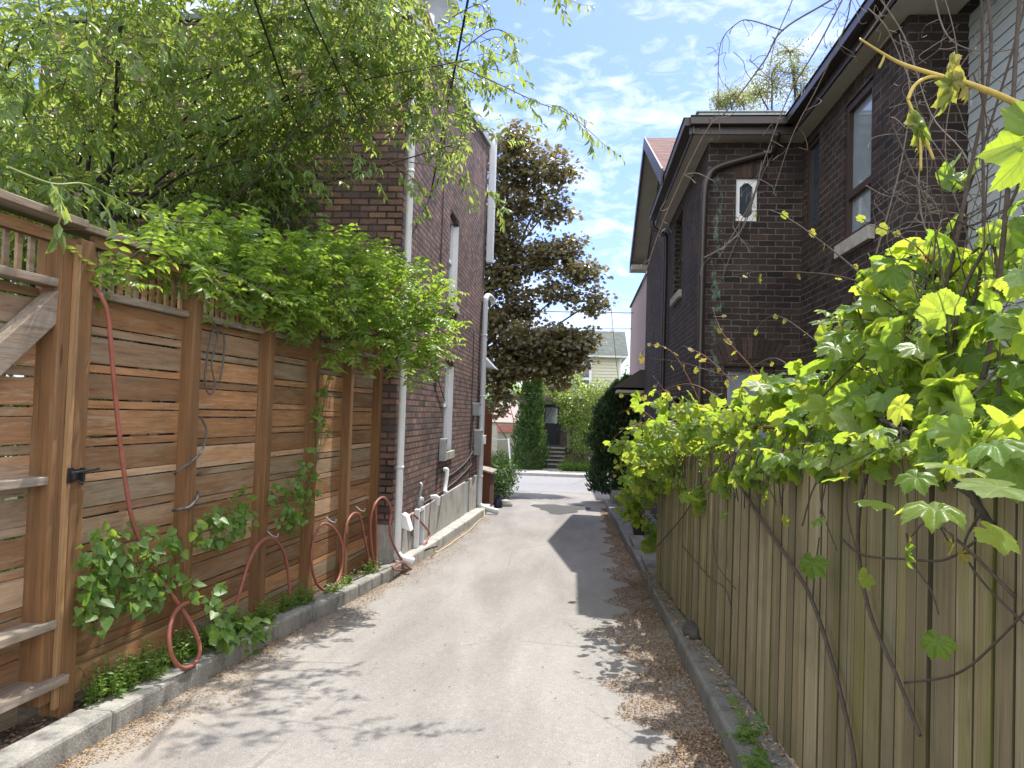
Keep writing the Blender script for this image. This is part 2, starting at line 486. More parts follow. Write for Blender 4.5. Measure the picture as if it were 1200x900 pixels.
    M['lf_back'] = m_leaf('leaves_deep_green', [(0.035, 0.08, 0.02), (0.058, 0.115, 0.027), (0.08, 0.14, 0.035)], [(0.22, 0.36, 0.04), (0.32, 0.44, 0.06)], 0.42, 0.4, spec=0.5)
    M['lf_locust'] = m_leaf('leaflets_bright_green', [(0.08, 0.155, 0.03), (0.105, 0.19, 0.035), (0.14, 0.22, 0.045)], [(0.34, 0.52, 0.04), (0.46, 0.60, 0.07)], 0.5, 0.38, spec=0.45)
    M['lf_grape'] = m_leaf('grape_leaves', [(0.055, 0.12, 0.02), (0.08, 0.155, 0.027), (0.12, 0.185, 0.035)], [(0.36, 0.55, 0.035), (0.50, 0.64, 0.05), (0.58, 0.64, 0.06)], 0.55, 0.40, vein=(0.26, 0.33, 0.10), spec=0.32, under=(0.17, 0.24, 0.12))
    M['lf_grape_young'] = m_leaf('young_grape_leaves', [(0.12, 0.18, 0.035), (0.17, 0.19, 0.045), (0.22, 0.18, 0.05)], [(0.45, 0.55, 0.05), (0.55, 0.52, 0.07), (0.5, 0.36, 0.07)], 0.48, 0.45, vein=(0.34, 0.36, 0.13), spec=.3)
    M['lf_maple'] = m_leaf('bronze_maple_leaves', [(0.045, 0.050, 0.025), (0.085, 0.070, 0.040), (0.085, 0.092, 0.044), (0.15, 0.115, 0.072)], [(0.22, 0.20, 0.05), (0.36, 0.27, 0.08)], 0.42, 0.34, spec=0.6)
    M['lf_cedar'] = m_leaf('cedar_sprays', [(0.03, 0.07, 0.02), (0.05, 0.105, 0.028), (0.07, 0.135, 0.035)], [(0.12, 0.22, 0.03), (0.16, 0.26, 0.045)], 0.3, 0.55)
    M['lf_dark'] = m_leaf('dark_conifer_sprays', [(0.016, 0.036, 0.014), (0.03, 0.06, 0.022), (0.042, 0.078, 0.028)], [(0.04, 0.09, 0.02), (0.06, 0.12, 0.02)], 0.2, 0.55)
    M['lf_weed'] = m_leaf('weed_leaves', [(0.065, 0.145, 0.03), (0.09, 0.18, 0.035), (0.12, 0.20, 0.05)], [(0.28, 0.46, 0.04), (0.38, 0.52, 0.06)], 0.42, 0.45, spec=0.4)
    M['lf_pale'] = m_leaf('pale_spring_leaves', [(0.12, 0.16, 0.06), (0.18, 0.20, 0.08)], [(0.4, 0.45, 0.12), (0.5, 0.5, 0.16)], 0.45, 0.5)
    M['litter'] = m_leaf('dry_litter', [(0.13, 0.08, 0.045), (0.24, 0.155, 0.085), (0.34, 0.24, 0.14), (0.42, 0.31, 0.19)], [(0.3, 0.2, 0.1), (0.4, 0.28, 0.15)], 0.12, 0.8, spec=0.15)
    M['litter_dark'] = m_leaf('dark_litter', [(0.06, 0.036, 0.024), (0.12, 0.07, 0.044), (0.19, 0.115, 0.07), (0.32, 0.21, 0.13)], [(0.2, 0.12, 0.06), (0.3, 0.2, 0.1)], 0.1, 0.85, spec=0.12)


build_materials()


# ------------------------------------------------------------------ mesh helpers
class MB:
    def __init__(s):
        s.v, s.f = [], []

    def quad(s, a, b, c, d):
        k = len(s.v)
        s.v += [tuple(a), tuple(b), tuple(c), tuple(d)]
        s.f.append((k, k + 1, k + 2, k + 3))
        return s

    def poly(s, pts):
        k = len(s.v)
        s.v += [tuple(p) for p in pts]
        s.f.append(tuple(range(k, k + len(pts))))
        return s

    def box(s, x0, x1, y0, y1, z0, z1):
        return s.hexa([(x0, y0, z0), (x1, y0, z0), (x1, y1, z0), (x0, y1, z0)], [(x0, y0, z1), (x1, y0, z1), (x1, y1, z1), (x0, y1, z1)])

    def hexa(s, bot, top):
        """Prism between two n-gons given in the same (counter-clockwise from above) order."""
        k, n = len(s.v), len(bot)
        s.v += [tuple(p) for p in bot] + [tuple(p) for p in top]
        s.f.append(tuple(k + i for i in reversed(range(n))))
        s.f.append(tuple(k + n + i for i in range(n)))
        for i in range(n):
            j = (i + 1) % n
            s.f.append((k + i, k + j, k + n + j, k + n + i))
        return s

    def beam(s, a, b, w, h, up=(0, 0, 1)):
        """Rectangular bar from a to b, w wide sideways, h along up."""
        a, b = Vector(a), Vector(b)
        d = (b - a).normalized()
        side = d.cross(Vector(up)).normalized()
        u = side.cross(d).normalized()
        c = [side * (w / 2) * i + u * (h / 2) * j for i, j in ((-1, -1), (1, -1), (1, 1), (-1, 1))]
        k = len(s.v)
        s.v += [tuple(a + q) for q in c] + [tuple(b + q) for q in c]
        s.f += [(k + 3, k + 2, k + 1, k), (k + 4, k + 5, k + 6, k + 7)]
        for i in range(4):
            j = (i + 1) % 4
            s.f.append((k + i, k + j, k + 4 + j, k + 4 + i))
        return s

    def tube(s, pts, r, n=8, cap=True):
        pts = [Vector(p) for p in pts]
        if not hasattr(r, '__len__'):
            r = [r] * len(pts)
        k = len(s.v)
        ref = None
        for i, p in enumerate(pts):
            d = (pts[min(i + 1, len(pts) - 1)] - pts[max(i - 1, 0)])
            d = d.normalized() if d.length > 1e-9 else Vector((0, 0, 1))
            if ref is None:
                ref = Vector((0, 0, 1)) if abs(d.z) < 0.9 else Vector((1, 0, 0))
            sd = d.cross(ref)
            if sd.length < 1e-4:
                sd = d.cross(Vector((0.3, 1, 0.2)))
            sd.normalize()
            up = sd.cross(d)
            ref = up
            for j in range(n):
                a = 2 * PI * j / n
                s.v.append(tuple(p + (sd * math.cos(a) + up * math.sin(a)) * r[i]))
        for i in range(len(pts) - 1):
            for j in range(n):
                j2 = (j + 1) % n
                s.f.append((k + i * n + j, k + i * n + j2, k + (i + 1) * n + j2, k + (i + 1) * n + j))
        if cap:
            s.f.append(tuple(k + j for j in reversed(range(n))))
            e = k + (len(pts) - 1) * n
            s.f.append(tuple(e + j for j in range(n)))
        return s

    def lathe(s, c, prof, n=20, axis='z', cap=True):
        k = len(s.v)
        for (r, h) in prof:
            for j in range(n):
                a = 2 * PI * j / n
                x, y = r * math.cos(a), r * math.sin(a)
                s.v.append({'z': (c[0] + x, c[1] + y, c[2] + h), 'y': (c[0] + x, c[1] + h, c[2] + y), 'x': (c[0] + h, c[1] + x, c[2] + y)}[axis])
        for i in range(len(prof) - 1):
            for j in range(n):
                j2 = (j + 1) % n
                s.f.append((k + i * n + j, k + i * n + j2, k + (i + 1) * n + j2, k + (i + 1) * n + j))
        if cap:
            s.f.append(tuple(k + j for j in reversed(range(n))))
            e = k + (len(prof) - 1) * n
            s.f.append(tuple(e + j for j in range(n)))
        return s

    def build(s, name, mat, parent=None, smooth=False, bevel=0.0, fix=True):
        off = Vector((0, 0, 0))
        q = parent
        while q is not None:
            off += q.location
            q = q.parent
        me = bpy.data.meshes.new(name)
        me.from_pydata([(x - off.x, y - off.y, z - off.z) for x, y, z in s.v], [], s.f)
        if fix:
            bm = bmesh.new()
            bm.from_mesh(me)
            bmesh.ops.recalc_face_normals(bm, faces=bm.faces)
            bm.to_mesh(me)
            bm.free()
        me.materials.append(mat)
        o = bpy.data.objects.new(name, me)
        COL.objects.link(o)
        if parent is not None:
            o.parent = parent
        if smooth:
            for p in me.polygons:
                p.use_smooth = True
        if bevel:
            bv = o.modifiers.new('edge', 'BEVEL')
            bv.width = bevel
            bv.segments = 2
            bv.limit_method = 'ANGLE'
        return o


def tag(o, label=None, cat=None, group=None, kind=None):
    if label:
        o['label'] = label
    if cat:
        o['category'] = cat
    if group:
        o['group'] = group
    if kind:
        o['kind'] = kind
    return o


def thing(name, label, cat, loc=(0, 0, 0), group=None):
    o = bpy.data.objects.new(name, None)
    o.empty_display_size = 0.2
    COL.objects.link(o)
    o.location = loc
    return tag(o, label, cat, group)


def struct(o):
    o['kind'] = 'structure'
    return o


def smooth_path(pts, n=8):
    """Catmull-Rom through pts."""
    P = [Vector(p) for p in pts]
    out = []
    for i in range(len(P) - 1):
        p0, p1, p2, p3 = P[max(i - 1, 0)], P[i], P[i + 1], P[min(i + 2, len(P) - 1)]
        for k in range(n):
            t = k / n
            out.append(0.5 * ((2 * p1) + (p2 - p0) * t + (2 * p0 - 5 * p1 + 4 * p2 - p3) * t * t + (3 * p1 - p0 - 3 * p2 + p3) * t ** 3))
    out.append(P[-1])
    return out


# leaf templates: (verts (along, across, up), triangles)
T_LANCE = (np.array([(0, 0, 0), (0.32, -0.5, 0.10), (0.34, 0, -0.02), (0.32, 0.5, 0.10), (0.68, -0.36, 0.04), (0.70, 0, -0.05), (0.68, 0.36, 0.04), (1, 0, -0.16)]),
           [(0, 1, 2), (0, 2, 3), (1, 4, 5), (1, 5, 2), (2, 5, 6), (2, 6, 3), (4, 7, 5), (5, 7, 6)])
T_SMALL = (np.array([(0, 0, 0), (0.45, -0.5, 0.08), (0.5, 0, -0.03), (0.45, 0.5, 0.08), (1, 0, -0.05)]),
           [(0, 1, 2), (0, 2, 3), (1, 4, 2), (2, 4, 3)])
T_HEART = (np.array([(0, 0, 0), (-0.12, -0.28, 0.05), (0.15, -0.5, 0.08), (0.5, -0.36, 0.04), (1, 0, -0.1), (0.5, 0.36, 0.04), (0.15, 0.5, 0.08), (-0.12, 0.28, 0.05)]),
           [(0, 1, 2), (0, 2, 3), (0, 3, 4), (0, 4, 5), (0, 5, 6), (0, 6, 7)])
_m = []
for a, r in ((0, 1.0), (16, 0.62), (26, 0.80), (42, 0.86), (52, 0.55), (72, 0.55), (88, 0.62), (100, 0.42), (150, 0.25)):
    _m.append((a, r))
_mv = [(0.25, 0, 0)] + [(0.25 + 0.75 * r * math.cos(math.radians(a)), 0.75 * r * math.sin(math.radians(a)), -0.12 * r * r) for a, r in _m] + \
      [(0.25 + 0.75 * r * math.cos(math.radians(a)), -0.75 * r * math.sin(math.radians(a)), -0.12 * r * r) for a, r in reversed(_m[1:])]
T_MAPLE = (np.array(_mv), [(0, i, i + 1) for i in range(1, len(_mv) - 1)] + [(0, len(_mv) - 1, 1)])


def grape_template():
    half = [(0, 1.0), (5, 0.90), (9, 0.93), (14, 0.84), (18, 0.87), (24, 0.76), (29, 0.80), (34, 0.83), (38, 0.91), (42, 0.90), (48, 0.98), (53, 0.88), (58, 0.90), (64, 0.79), (70, 0.80), (76, 0.74),
            (83, 0.80), (88, 0.77), (95, 0.85), (103, 0.88), (109, 0.78), (116, 0.80), (124, 0.70), (132, 0.72), (142, 0.60), (150, 0.62), (160, 0.46), (171, 0.22)]
    pts = []
    for a, r in half:
        pts.append((a, r))
    full = pts + [(-a, r) for a, r in reversed(pts[1:])]
    V = [(0.22, 0, 0.0)]
    n = len(full)
    for a, r in full:          # mid ring, lifted between the veins
        rr = r * 0.5
        vein = min(abs(abs(a) - q) for q in (0, 48, 103))
        V.append((0.22 + 0.60 * rr * math.cos(math.radians(a)), 0.60 * rr * math.sin(math.radians(a)), 0.035 * min(vein / 20.0, 1)))
    for a, r in full:
        vein = min(abs(abs(a) - q) for q in (0, 48, 103))
        V.append((0.22 + 0.60 * r * math.cos(math.radians(a)), 0.60 * r * math.sin(math.radians(a)), -0.10 * r * r + 0.05 * min(vein / 20.0, 1)))
    F = []
    for i in range(n):
        j = (i + 1) % n
        F += [(0, 1 + i, 1 + j), (1 + i, 1 + n + i, 1 + n + j), (1 + i, 1 + n + j, 1 + j)]
    return np.array(V), F


T_GRAPE = grape_template()


def leaf_object(name, P, D, N, L, W, template, mat, parent=None, curl=None):
    """One mesh of many leaves: P base points, D directions, N normals, L lengths, W widths."""
    P, D, N = np.asarray(P, float), np.asarray(D, float), np.asarray(N, float)
    n = len(P)
    L = np.broadcast_to(np.asarray(L, float), (n,))
    W = np.broadcast_to(np.asarray(W, float), (n,))
    D = D / (np.linalg.norm(D, axis=1, keepdims=True) + 1e-9)
    S = np.cross(N, D)
    S = S / (np.linalg.norm(S, axis=1, keepdims=True) + 1e-9)
    N = np.cross(D, S)
    V, F = template
    F = np.array(F)
    k = len(V)
    cr = np.ones(n) if curl is None else np.asarray(curl, float)
    co = P[:, None, :] + D[:, None, :] * (V[None, :, 0:1] * L[:, None, None]) + S[:, None, :] * (V[None, :, 1:2] * W[:, None, None]) \
        + N[:, None, :] * (V[None, :, 2:3] * (L * cr)[:, None, None])
    off = Vector((0, 0, 0))
    q = parent
    while q is not None:
        off += q.location
        q = q.parent
    co = co.reshape(-1, 3) - np.array(off)
    tri = (F[None, :, :] + (np.arange(n) * k)[:, None, None]).reshape(-1)
    me = bpy.data.meshes.new(name)
    me.vertices.add(n * k)
    me.vertices.foreach_set('co', co.ravel())
    nt_ = n * len(F)
    me.loops.add(nt_ * 3)
    me.loops.foreach_set('vertex_index', tri.astype(np.int32))
    me.polygons.add(nt_)
    me.polygons.foreach_set('loop_start', np.arange(0, nt_ * 3, 3, dtype=np.int32))
    me.polygons.foreach_set('loop_total', np.full(nt_, 3, dtype=np.int32))
    uvl = me.uv_layers.new(name='UVMap')
    uv = np.stack([V[:, 1] + 0.5, V[:, 0]], 1)
    uvs = np.tile(uv[F.ravel()], (n, 1))
    uvl.data.foreach_set('uv', uvs.ravel())
    me.polygons.foreach_set('use_smooth', np.ones(nt_, dtype=bool))
    me.update(calc_edges=True)
    me.materials.append(mat)
    o = bpy.data.objects.new(name, me)
    COL.objects.link(o)
    if parent is not None:
        o.parent = parent
    return o


def rand_unit(n):
    v = rng.normal(size=(n, 3))
    return v / np.linalg.norm(v, axis=1, keepdims=True)


class Leaves:
    def __init__(s):
        s.P, s.D, s.N, s.L, s.W = [], [], [], [], []

    def add(s, p, d, n, l, w):
        s.P.append(p); s.D.append(d); s.N.append(n); s.L.append(l); s.W.append(w)

    def build(s, name, template, mat, parent, curl=None):
        return leaf_object(name, s.P, s.D, s.N, s.L, s.W, template, mat, parent, curl)


def twig(LV, TB, p0, d0, length, nleaf, leaf, droop=0.5, r=0.004, ratio=0.32, hang=0.6, pinnate=False, jitter=0.35, step=7):
    """A drooping leafy twig: leaves into LV, its stem into TB."""
    p = np.array(p0, float)
    d = np.array(d0, float)
    d /= np.linalg.norm(d) + 1e-9
    pts = [p.copy()]
    seg = length / step
    tang = []
    for i in range(step):
        d = d + rng.normal(size=3) * 0.10 * jitter / 0.35
        d[2] -= droop * seg * 1.6
        d /= np.linalg.norm(d)
        p = p + d * seg
        pts.append(p.copy())
        tang.append(d.copy())
    if TB is not None:
        TB.tube(pts, [r * (1 - 0.75 * i / step) for i in range(step + 1)], 3, cap=False)
    for i in range(nleaf):
        t = (i + 0.6) / nleaf
        t = 0.12 + 0.88 * t
        k = min(int(t * step), step - 1)
        q = pts[k] + (pts[k + 1] - pts[k]) * (t * step - k)
        tg = tang[k]
        up = np.array((0, 0, 1.0))
        side = np.cross(tg, up)
        ns = np.linalg.norm(side)
        side = side / ns if ns > 1e-3 else np.array((1.0, 0, 0))
        nrm = np.cross(side, tg)
        for sg in ((1, -1) if pinnate else ((1,) if i % 2 else (-1,))):
            ld = tg * (0.25 if pinnate else 0.7) + side * sg * (1.0 if pinnate else 0.8) + rng.normal(size=3) * (0.15 if pinnate else 0.35)
            ld[2] -= hang
            nn = nrm + rng.normal(size=3) * (0.3 if pinnate else 0.6)
            l = leaf * rng.uniform(0.65, 1.2)
            if t > 0.85 and not pinnate:
                l *= 0.75
            LV.add(q, ld, nn, l, l * ratio * rng.uniform(0.85, 1.15))
    return pts


def blob_points(c, r, n, shell=0.45):
    """Random points in an ellipsoid, crowded toward its skin."""
    u = rand_unit(n)
    rad = (shell + (1 - shell) * rng.random(n)) ** 0.8
    return np.array(c) + u * rad[:, None] * np.array(r), u


def limb(TB, a, b, r0, r1, n=6, wob=0.08, sides=7):
    a, b = np.array(a, float), np.array(b, float)
    L = np.linalg.norm(b - a)
    pts, rr = [], []
    w1, w2 = rng.normal(size=3) * wob * L, rng.normal(size=3) * wob * L
    for i in range(n + 1):
        t = i / n
        p = a + (b - a) * t + w1 * math.sin(PI * t) + w2 * math.sin(2 * PI * t) * 0.5
        pts.append(p)
        rr.append(r0 + (r1 - r0) * t)
    TB.tube(pts, rr, sides)
    return pts


# ------------------------------------------------------------------ the setting
def sheet(name, xl, xr, ys, dz, mat, nx=1):
    """A strip of ground between xl(y) and xr(y) following the slope."""
    m = MB()
    for i in range(len(ys) - 1):
        a, b = ys[i], ys[i + 1]
        for k in range(nx):
            def X(y, q):
                return xl(y) + (xr(y) - xl(y)) * q / nx
            m.quad((X(a, k), a, gz(a) + dz), (X(a, k + 1), a, gz(a) + dz), (X(b, k + 1), b, gz(b) + dz), (X(b, k), b, gz(b) + dz))
    return struct(m.build(name, mat))


def interp(tab, y):
    ys = [p[0] for p in tab]
    return float(np.interp(y, ys, [p[1] for p in tab]))


KL = [(-12, -2.5), (3.5, -2.38), (5.5, -2.28), (7.2, -2.10), (9.0, -1.97), (13, -1.88), (17.2, -1.90), (22, -2.6), (24, -4)]
KR = [(-12, 0.86), (4, 0.82), (9, 0.80), (19.3, 0.74), (22, 1.3), (24, 2.5)]
kl = lambda y: interp(KL, y)
kr = lambda y: interp(KR, y)

sheet('ground', lambda y: -160, lambda y: 160, [-30, -12, 0, 10, 20, 30, 50, 120, 400], -0.03, M['ground'])
sheet('alley_lane', lambda y: kl(y) - 0.05, lambda y: kr(y) + 0.05, [-12 + 0.75 * i for i in range(49)], 0.0, M['asphalt'])
sheet('cross_street', lambda y: -80, lambda y: 80, [24, 27, 30, 32.5], 0.004, M['street'])
m = MB()
m.box(-80, 80, 32.5, 32.7, gz(32.5) - .3, gz(32.5) + 0.13)
struct(m.build('street_kerb', M['pavement'], bevel=0.02))
sheet('street_pavement', lambda y: -80, lambda y: 80, [32.7, 34.3], 0.125, M['pavement'])
sheet('front_lawn', lambda y: -30, lambda y: 30, [34.3, 36, 39], 0.10, M['lawn'])
sheet('front_path', lambda y: -1.55, lambda y: -0.65, [34.3, 35.6], 0.135, M['pavement'])


def kerb_blocks(name, edge, y0, y1, w, h, mat, block, inward):
    """A row of kerb stones, each with its own slight offset, as one kerb."""
    m = MB()
    y = y0
    while y < y1 - 0.05:
        b = min(block * random.uniform(0.85, 1.15), y1 - y)
        dx, dz = random.uniform(-.008, .008), random.uniform(-.008, .008)
        a0, a1 = edge(y + .004), edge(y + b - .004)
        p = [(a0 + dx, y + .004), (a1 + dx, y + b - .004)]
        q = [(a0 + dx + inward * w, y + .004), (a1 + dx + inward * w, y + b - .004)]
        ring = [p[0], p[1], q[1], q[0]] if inward < 0 else [q[0], q[1], p[1], p[0]]
        m.hexa([(x, yy, gz(yy) - .2) for x, yy in ring], [(x, yy, gz(yy) + h + dz) for x, yy in ring])
        y += b
    return struct(m.build(name, mat, bevel=0.02))


kerb_blocks('kerb', kl, 1.5, 5.0, 0.19, 0.13, M['concrete'], 1.3, -1)
kerb_blocks('kerb', kl, 5.0, 9.0, 0.17, 0.135, M['concrete'], 0.36, -1)
kerb_blocks('kerb', kl, 9.0, 17.2, 0.24, 0.14, M['foundation'], 2.2, -1)
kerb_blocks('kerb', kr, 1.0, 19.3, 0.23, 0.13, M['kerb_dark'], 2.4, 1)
# planting strip of soil between kerb and fence, and yard soil behind both fences
sheet('soil_strip', lambda y: -3.4 + 0.07 * y, lambda y: kl(y) - 0.17, [1.0 + 0.7 * i for i in range(12)], 0.10, M['soil'])
sheet('soil_strip', lambda y: kr(y) + 0.22, lambda y: 2.6, [-2 + 1.0 * i for i in range(12)], 0.02, M['soil'])
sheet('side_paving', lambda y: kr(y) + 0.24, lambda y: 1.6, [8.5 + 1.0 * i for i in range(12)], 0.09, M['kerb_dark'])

# ------------------------------------------------------------------ left fence and gate
FK = 0.07


def fx(y):
    return -2.62 + FK * (y - 3.7)          # front face of the posts


def fp(x, y, off=0.0):
    """Photo position to a point on the plane of the fence's front, moved off metres out."""
    v = ray(x, y)
    c = -2.62 - FK * 3.7 + off
    t = (c - (CAM.x - FK * CAM.y)) / (v.x - FK * v.y)
    return CAM + v * t


def boards(y0, y1, ztop, zbot, xoff, start=0):
    m = MB()
    z = ztop
    k = start
    while z > zbot:
        h = (0.140 if k % 2 == 0 else 0.044) * random.uniform(0.96, 1.05)
        g = random.uniform(0.005, 0.011)
        t0, t1 = random.uniform(-.003, .003), random.uniform(-.003, .003)
        d = random.uniform(-.003, .003)
        th = 0.019
        xa, xb = fx(y0) + xoff + d, fx(y1) + xoff + d
        m.hexa([(xa - th, y0, z - h + t0), (xa, y0, z - h + t0), (xb, y1, z - h + t1), (xb - th, y1, z - h + t1)],
               [(xa - th, y0, z + t0), (xa, y0, z + t0), (xb, y1, z + t1), (xb - th, y1, z + t1)])
        z -= h + g
        k += 1
    return m


def pickets(y0, y1, z0, z1, xoff, pitch=0.075):
    m = MB()
    y = y0 + 0.02
    while y < y1 - 0.03:
        x = fx(y) + xoff
        m.box(x - 0.016, x, y, y + 0.034, z0, z1)
        y += pitch
    return m


fence = thing('wooden_fence', 'tall brown cedar fence of horizontal boards with lattice top and tall posts', 'fence', (fx(3.85), 3.85, gz(3.85)))
post_y = [3.90, 4.96, 6.01, 6.94, 7.82, 8.75]
for i, y in enumerate(post_y):
    x = fx(y)
    w = 0.115 if i == 0 else 0.10
    top = 2.44 if i == 0 else 2.29
    lean = random.uniform(-.006, .006)
    m = MB()
    b = [(x - .115, y - w), (x, y - w), (x, y), (x - .115, y)]
    m.hexa([(p, q, gz(y) - .1) for p, q in b], [(p + lean, q + lean, top) for p, q in b])
    m.build('post', M['post'], fence, bevel=0.006)
for i in range(5):
    y0, y1 = post_y[i] + .001, post_y[i + 1] - .101
    boards(y0 - .03, y1 + .03, 2.155, gz(y1) + 0.06, -.085, i).build('board_panel', M['board_h'], fence, bevel=0.003)
    pickets(y0, y1 + .08, 2.205, 2.425, -.09).build('lattice_panel', M['board_h'], fence)
    m = MB()
    m.beam((fx(y0) - .075, y0, 2.182), (fx(y1) - .075, y1, 2.182), .07, .042)
    m.build('rail', M['rail_grey'], fence, bevel=.003)
m = MB()
m.beam((fx(3.80) - .08, 3.80, 2.508), (fx(8.75) - .08, 8.75, 2.508), .17, .036)
m.build('cap_rail', M['rail_grey'], fence, bevel=.004)
m = MB()
m.beam((fx(3.92) - .045, 3.92, 2.457), (fx(8.74) - .045, 8.74, 2.457), .035, .062)
m.build('top_rail', M['board_h'], fence, bevel=.003)

gate = thing('wooden_gate', 'wide cedar gate with diagonal brace, grey rails and black latch', 'gate', (fx(3.6), 3.6, gz(3.6)))
GA = 1.2
m = MB()
x = fx(3.78)
m.box(x - .15, x - .012, 3.655, 3.765, 0.06, 2.42)
m.build('stile', M['post'], gate, bevel=.005)
m = MB()
m.box(x - .012 + .001, x + .012, 3.735, 3.772, 0.02, 2.40)
m.build('stile_trim', M['post_pale'], gate, bevel=.003)
boards(GA, 3.66, 2.155, 0.02, -.12, 1).build('board_panel', M['board_gate'], gate, bevel=.003)
pickets(GA, 3.66, 2.205, 2.40, -.10, .078).build('lattice_panel', M['board_gate'], gate)
for z, d in ((2.185, .10), (1.185, .10), (0.455, .13)):
    m = MB()
    m.beam((fx(GA) - .115 + d / 2, GA, z), (fx(3.73) - .115 + d / 2 + .0, 3.733, z), d, .042)
    m.build('rail', M['rail_grey'], gate, bevel=.004)
m = MB()
m.beam((fx(GA) - .05, GA, .165), (fx(3.80) - .05, 3.80, .165), .19, .042)
m.build('bottom_rail', M['rail_grey'], gate, bevel=.004)
m = MB()
m.beam((fx(GA) - .07, GA, 2.425), (fx(3.70) - .07, 3.70, 2.425), .05, .06)
m.build('top_rail', M['board_h'], gate, bevel=.003)
m = MB()
m.beam((fx(GA) - .06, GA, 2.515), (fx(3.79) - .06, 3.79, 2.515), .19, .04)
m.build('cap_rail', M['rail_grey'], gate, bevel=.004)
m = MB()
m.beam((fx(2.75) - .055, 2.75, 1.28), (fx(3.70) - .055, 3.715, 2.11), .08, .13, up=(0, -.6, .8))
m.build('brace', M['rail_grey'], gate, bevel=.004)
m = MB()
m.beam((fx(2.6) - .055, 2.6, 1.13), (fx(3.36) - .055, 3.36, 0.53), .08, .12, up=(0, .6, .8))
m.build('brace', M['rail_grey'], gate, bevel=.004)
lt = MB()
lx = fx(3.85)
lt.box(lx + .0125, lx + .022, 3.735, 3.775, 1.165, 1.245)
lt.box(lx + .001, lx + .012, 3.80, 3.885, 1.175, 1.235)
lt.box(lx + .022, lx + .040, 3.745, 3.765, 1.185, 1.225)
lt.tube([(lx + .032, 3.74, 1.218), (lx + .030, 3.97, 1.226)], .007, 8)
lt.box(lx + .012, lx + .035, 3.835, 3.85, 1.17, 1.24)
lt.tube(smooth_path([(lx + .02, 3.80, 1.18), (lx + .035, 3.83, 1.155), (lx + .02, 3.86, 1.18)], 5), .006, 6)
lt.build('latch', M['black'], gate, bevel=.0015)

# ------------------------------------------------------------------ hose and cables along the left fence
hp = [(112, 338, .0), (120, 350, .03), (127, 372, .05), (133, 440, .05), (140, 510, .05), (147, 565, .05), (156, 612, .05), (172, 652, .06), (192, 685, .07),
      (212, 712, .12), (226, 735, .17), (234, 758, .21), (230, 775, .23), (216, 783, .235), (203, 772, .23), (198, 745, .20), (205, 718, .16), (222, 706, .11),
      (240, 711, .07), (252, 728, .08), (262, 742, .06), (272, 728, .05), (281, 694, .05), (293, 655, .05), (307, 634, .05), (320, 631, .05), (333, 648, .05),
      (339, 682, .06), (341, 716, .08), (352, 713, .10), (372, 703, .10), (390, 690, .09), (400, 668, .07), (401, 640, .06), (392, 620, .05), (378, 614, .04), (368, 632, .03),
      (365, 660, .04), (372, 685, .06), (386, 692, .08), (398, 682, .07), (402, 645, .05), (406, 615, .05), (414, 602, .05), (422, 606, .05), (428, 635, .05), (435, 664, .07), (443, 677, .10),
      (441, 668, .06), (436, 645, .05), (434, 612, .05), (440, 590, .05), (450, 583, .05), (458, 597, .05), (457, 625, .06), (468, 652, .07), (479, 664, .10), (470, 667, .08), (462, 666, .12),
      (472, 660, .14), (484, 668, .18), (490, 664, .16), (489, 654, .10), (494, 644, .08), (503, 627, .08), (497, 616, .06), (484, 603, .05), (482, 612, .02), (484, 632, .02)]
hp = hp[:52]
hq = [(441, 668, -2.16), (436, 645, -2.12), (434, 612, -2.08), (440, 590, -2.05), (450, 583, -2.03), (458, 597, -2.03), (457, 625, -2.02), (468, 652, -2.0), (479, 664, -1.98), (470, 668, -1.97), (460, 666, -1.97),
      (470, 659, -1.96), (484, 668, -1.94), (490, 664, -1.95), (489, 654, -1.98), (494, 644, -2.0), (503, 627, -2.0), (497, 616, -2.02), (484, 603, -2.05), (482, 612, -2.06), (483, 628, -2.06)]
tube = MB().tube(smooth_path([fp(*p) for p in hp] + [atx(*p) for p in hq], 7), .0130, 10)
hose = tube.build('garden_hose', M['hose'], None, smooth=True)
tag(hose, 'red brown rubber hose hung in loops along the brown cedar fence', 'garden hose')
hk = []
for (px, py) in ((312, 633), (382, 616), (417, 603), (451, 584)):
    a = fp(px, py - 4, -.02)
    hk += [a]
for a in hk:
    MB().tube([a + Vector((0, 0, .05)), a + Vector((.05, 0, .01)), a + Vector((.09, 0, .0)), a + Vector((.10, 0, .03))], .006, 6).build('hook', M['grey_metal'], hose)
cp = [(248, 372, .02), (255, 395, .01), (248, 425, .01), (252, 452, .02), (246, 462, .02), (240, 448, .02), (244, 410, .01), (250, 388, .02), (262, 392, .02), (262, 420, .01), (258, 445, .01)]
c = MB().tube(smooth_path([fp(x, y, o - .05) for x, y, o in cp], 6), .007, 6).build('cable', M['cable_grey'], None, smooth=True)
tag(c, 'thin grey cable dangling in a loose loop below the fence lattice', 'cable')
cp = [(236, 490, -.03), (242, 505, -.03), (238, 525, .0), (226, 540, .02), (208, 552, .02), (205, 556, -.06)]
c = MB().tube(smooth_path([fp(*p) for p in cp], 6), .008, 6).build('cable', M['cable_grey'], None, smooth=True)
tag(c, 'short grey cable wrapping round the second fence post at mid height', 'cable')
cp = [(203, 598, -.05), (210, 597, .015), (222, 594, .02), (231, 584, .015), (232, 576, -.03)]
c = MB().tube(smooth_path([fp(*p) for p in cp], 6), .011, 6).build('cable', M['cable_grey'], None, smooth=True)
tag(c, 'thick grey cable end bent round the second fence post low down', 'cable')


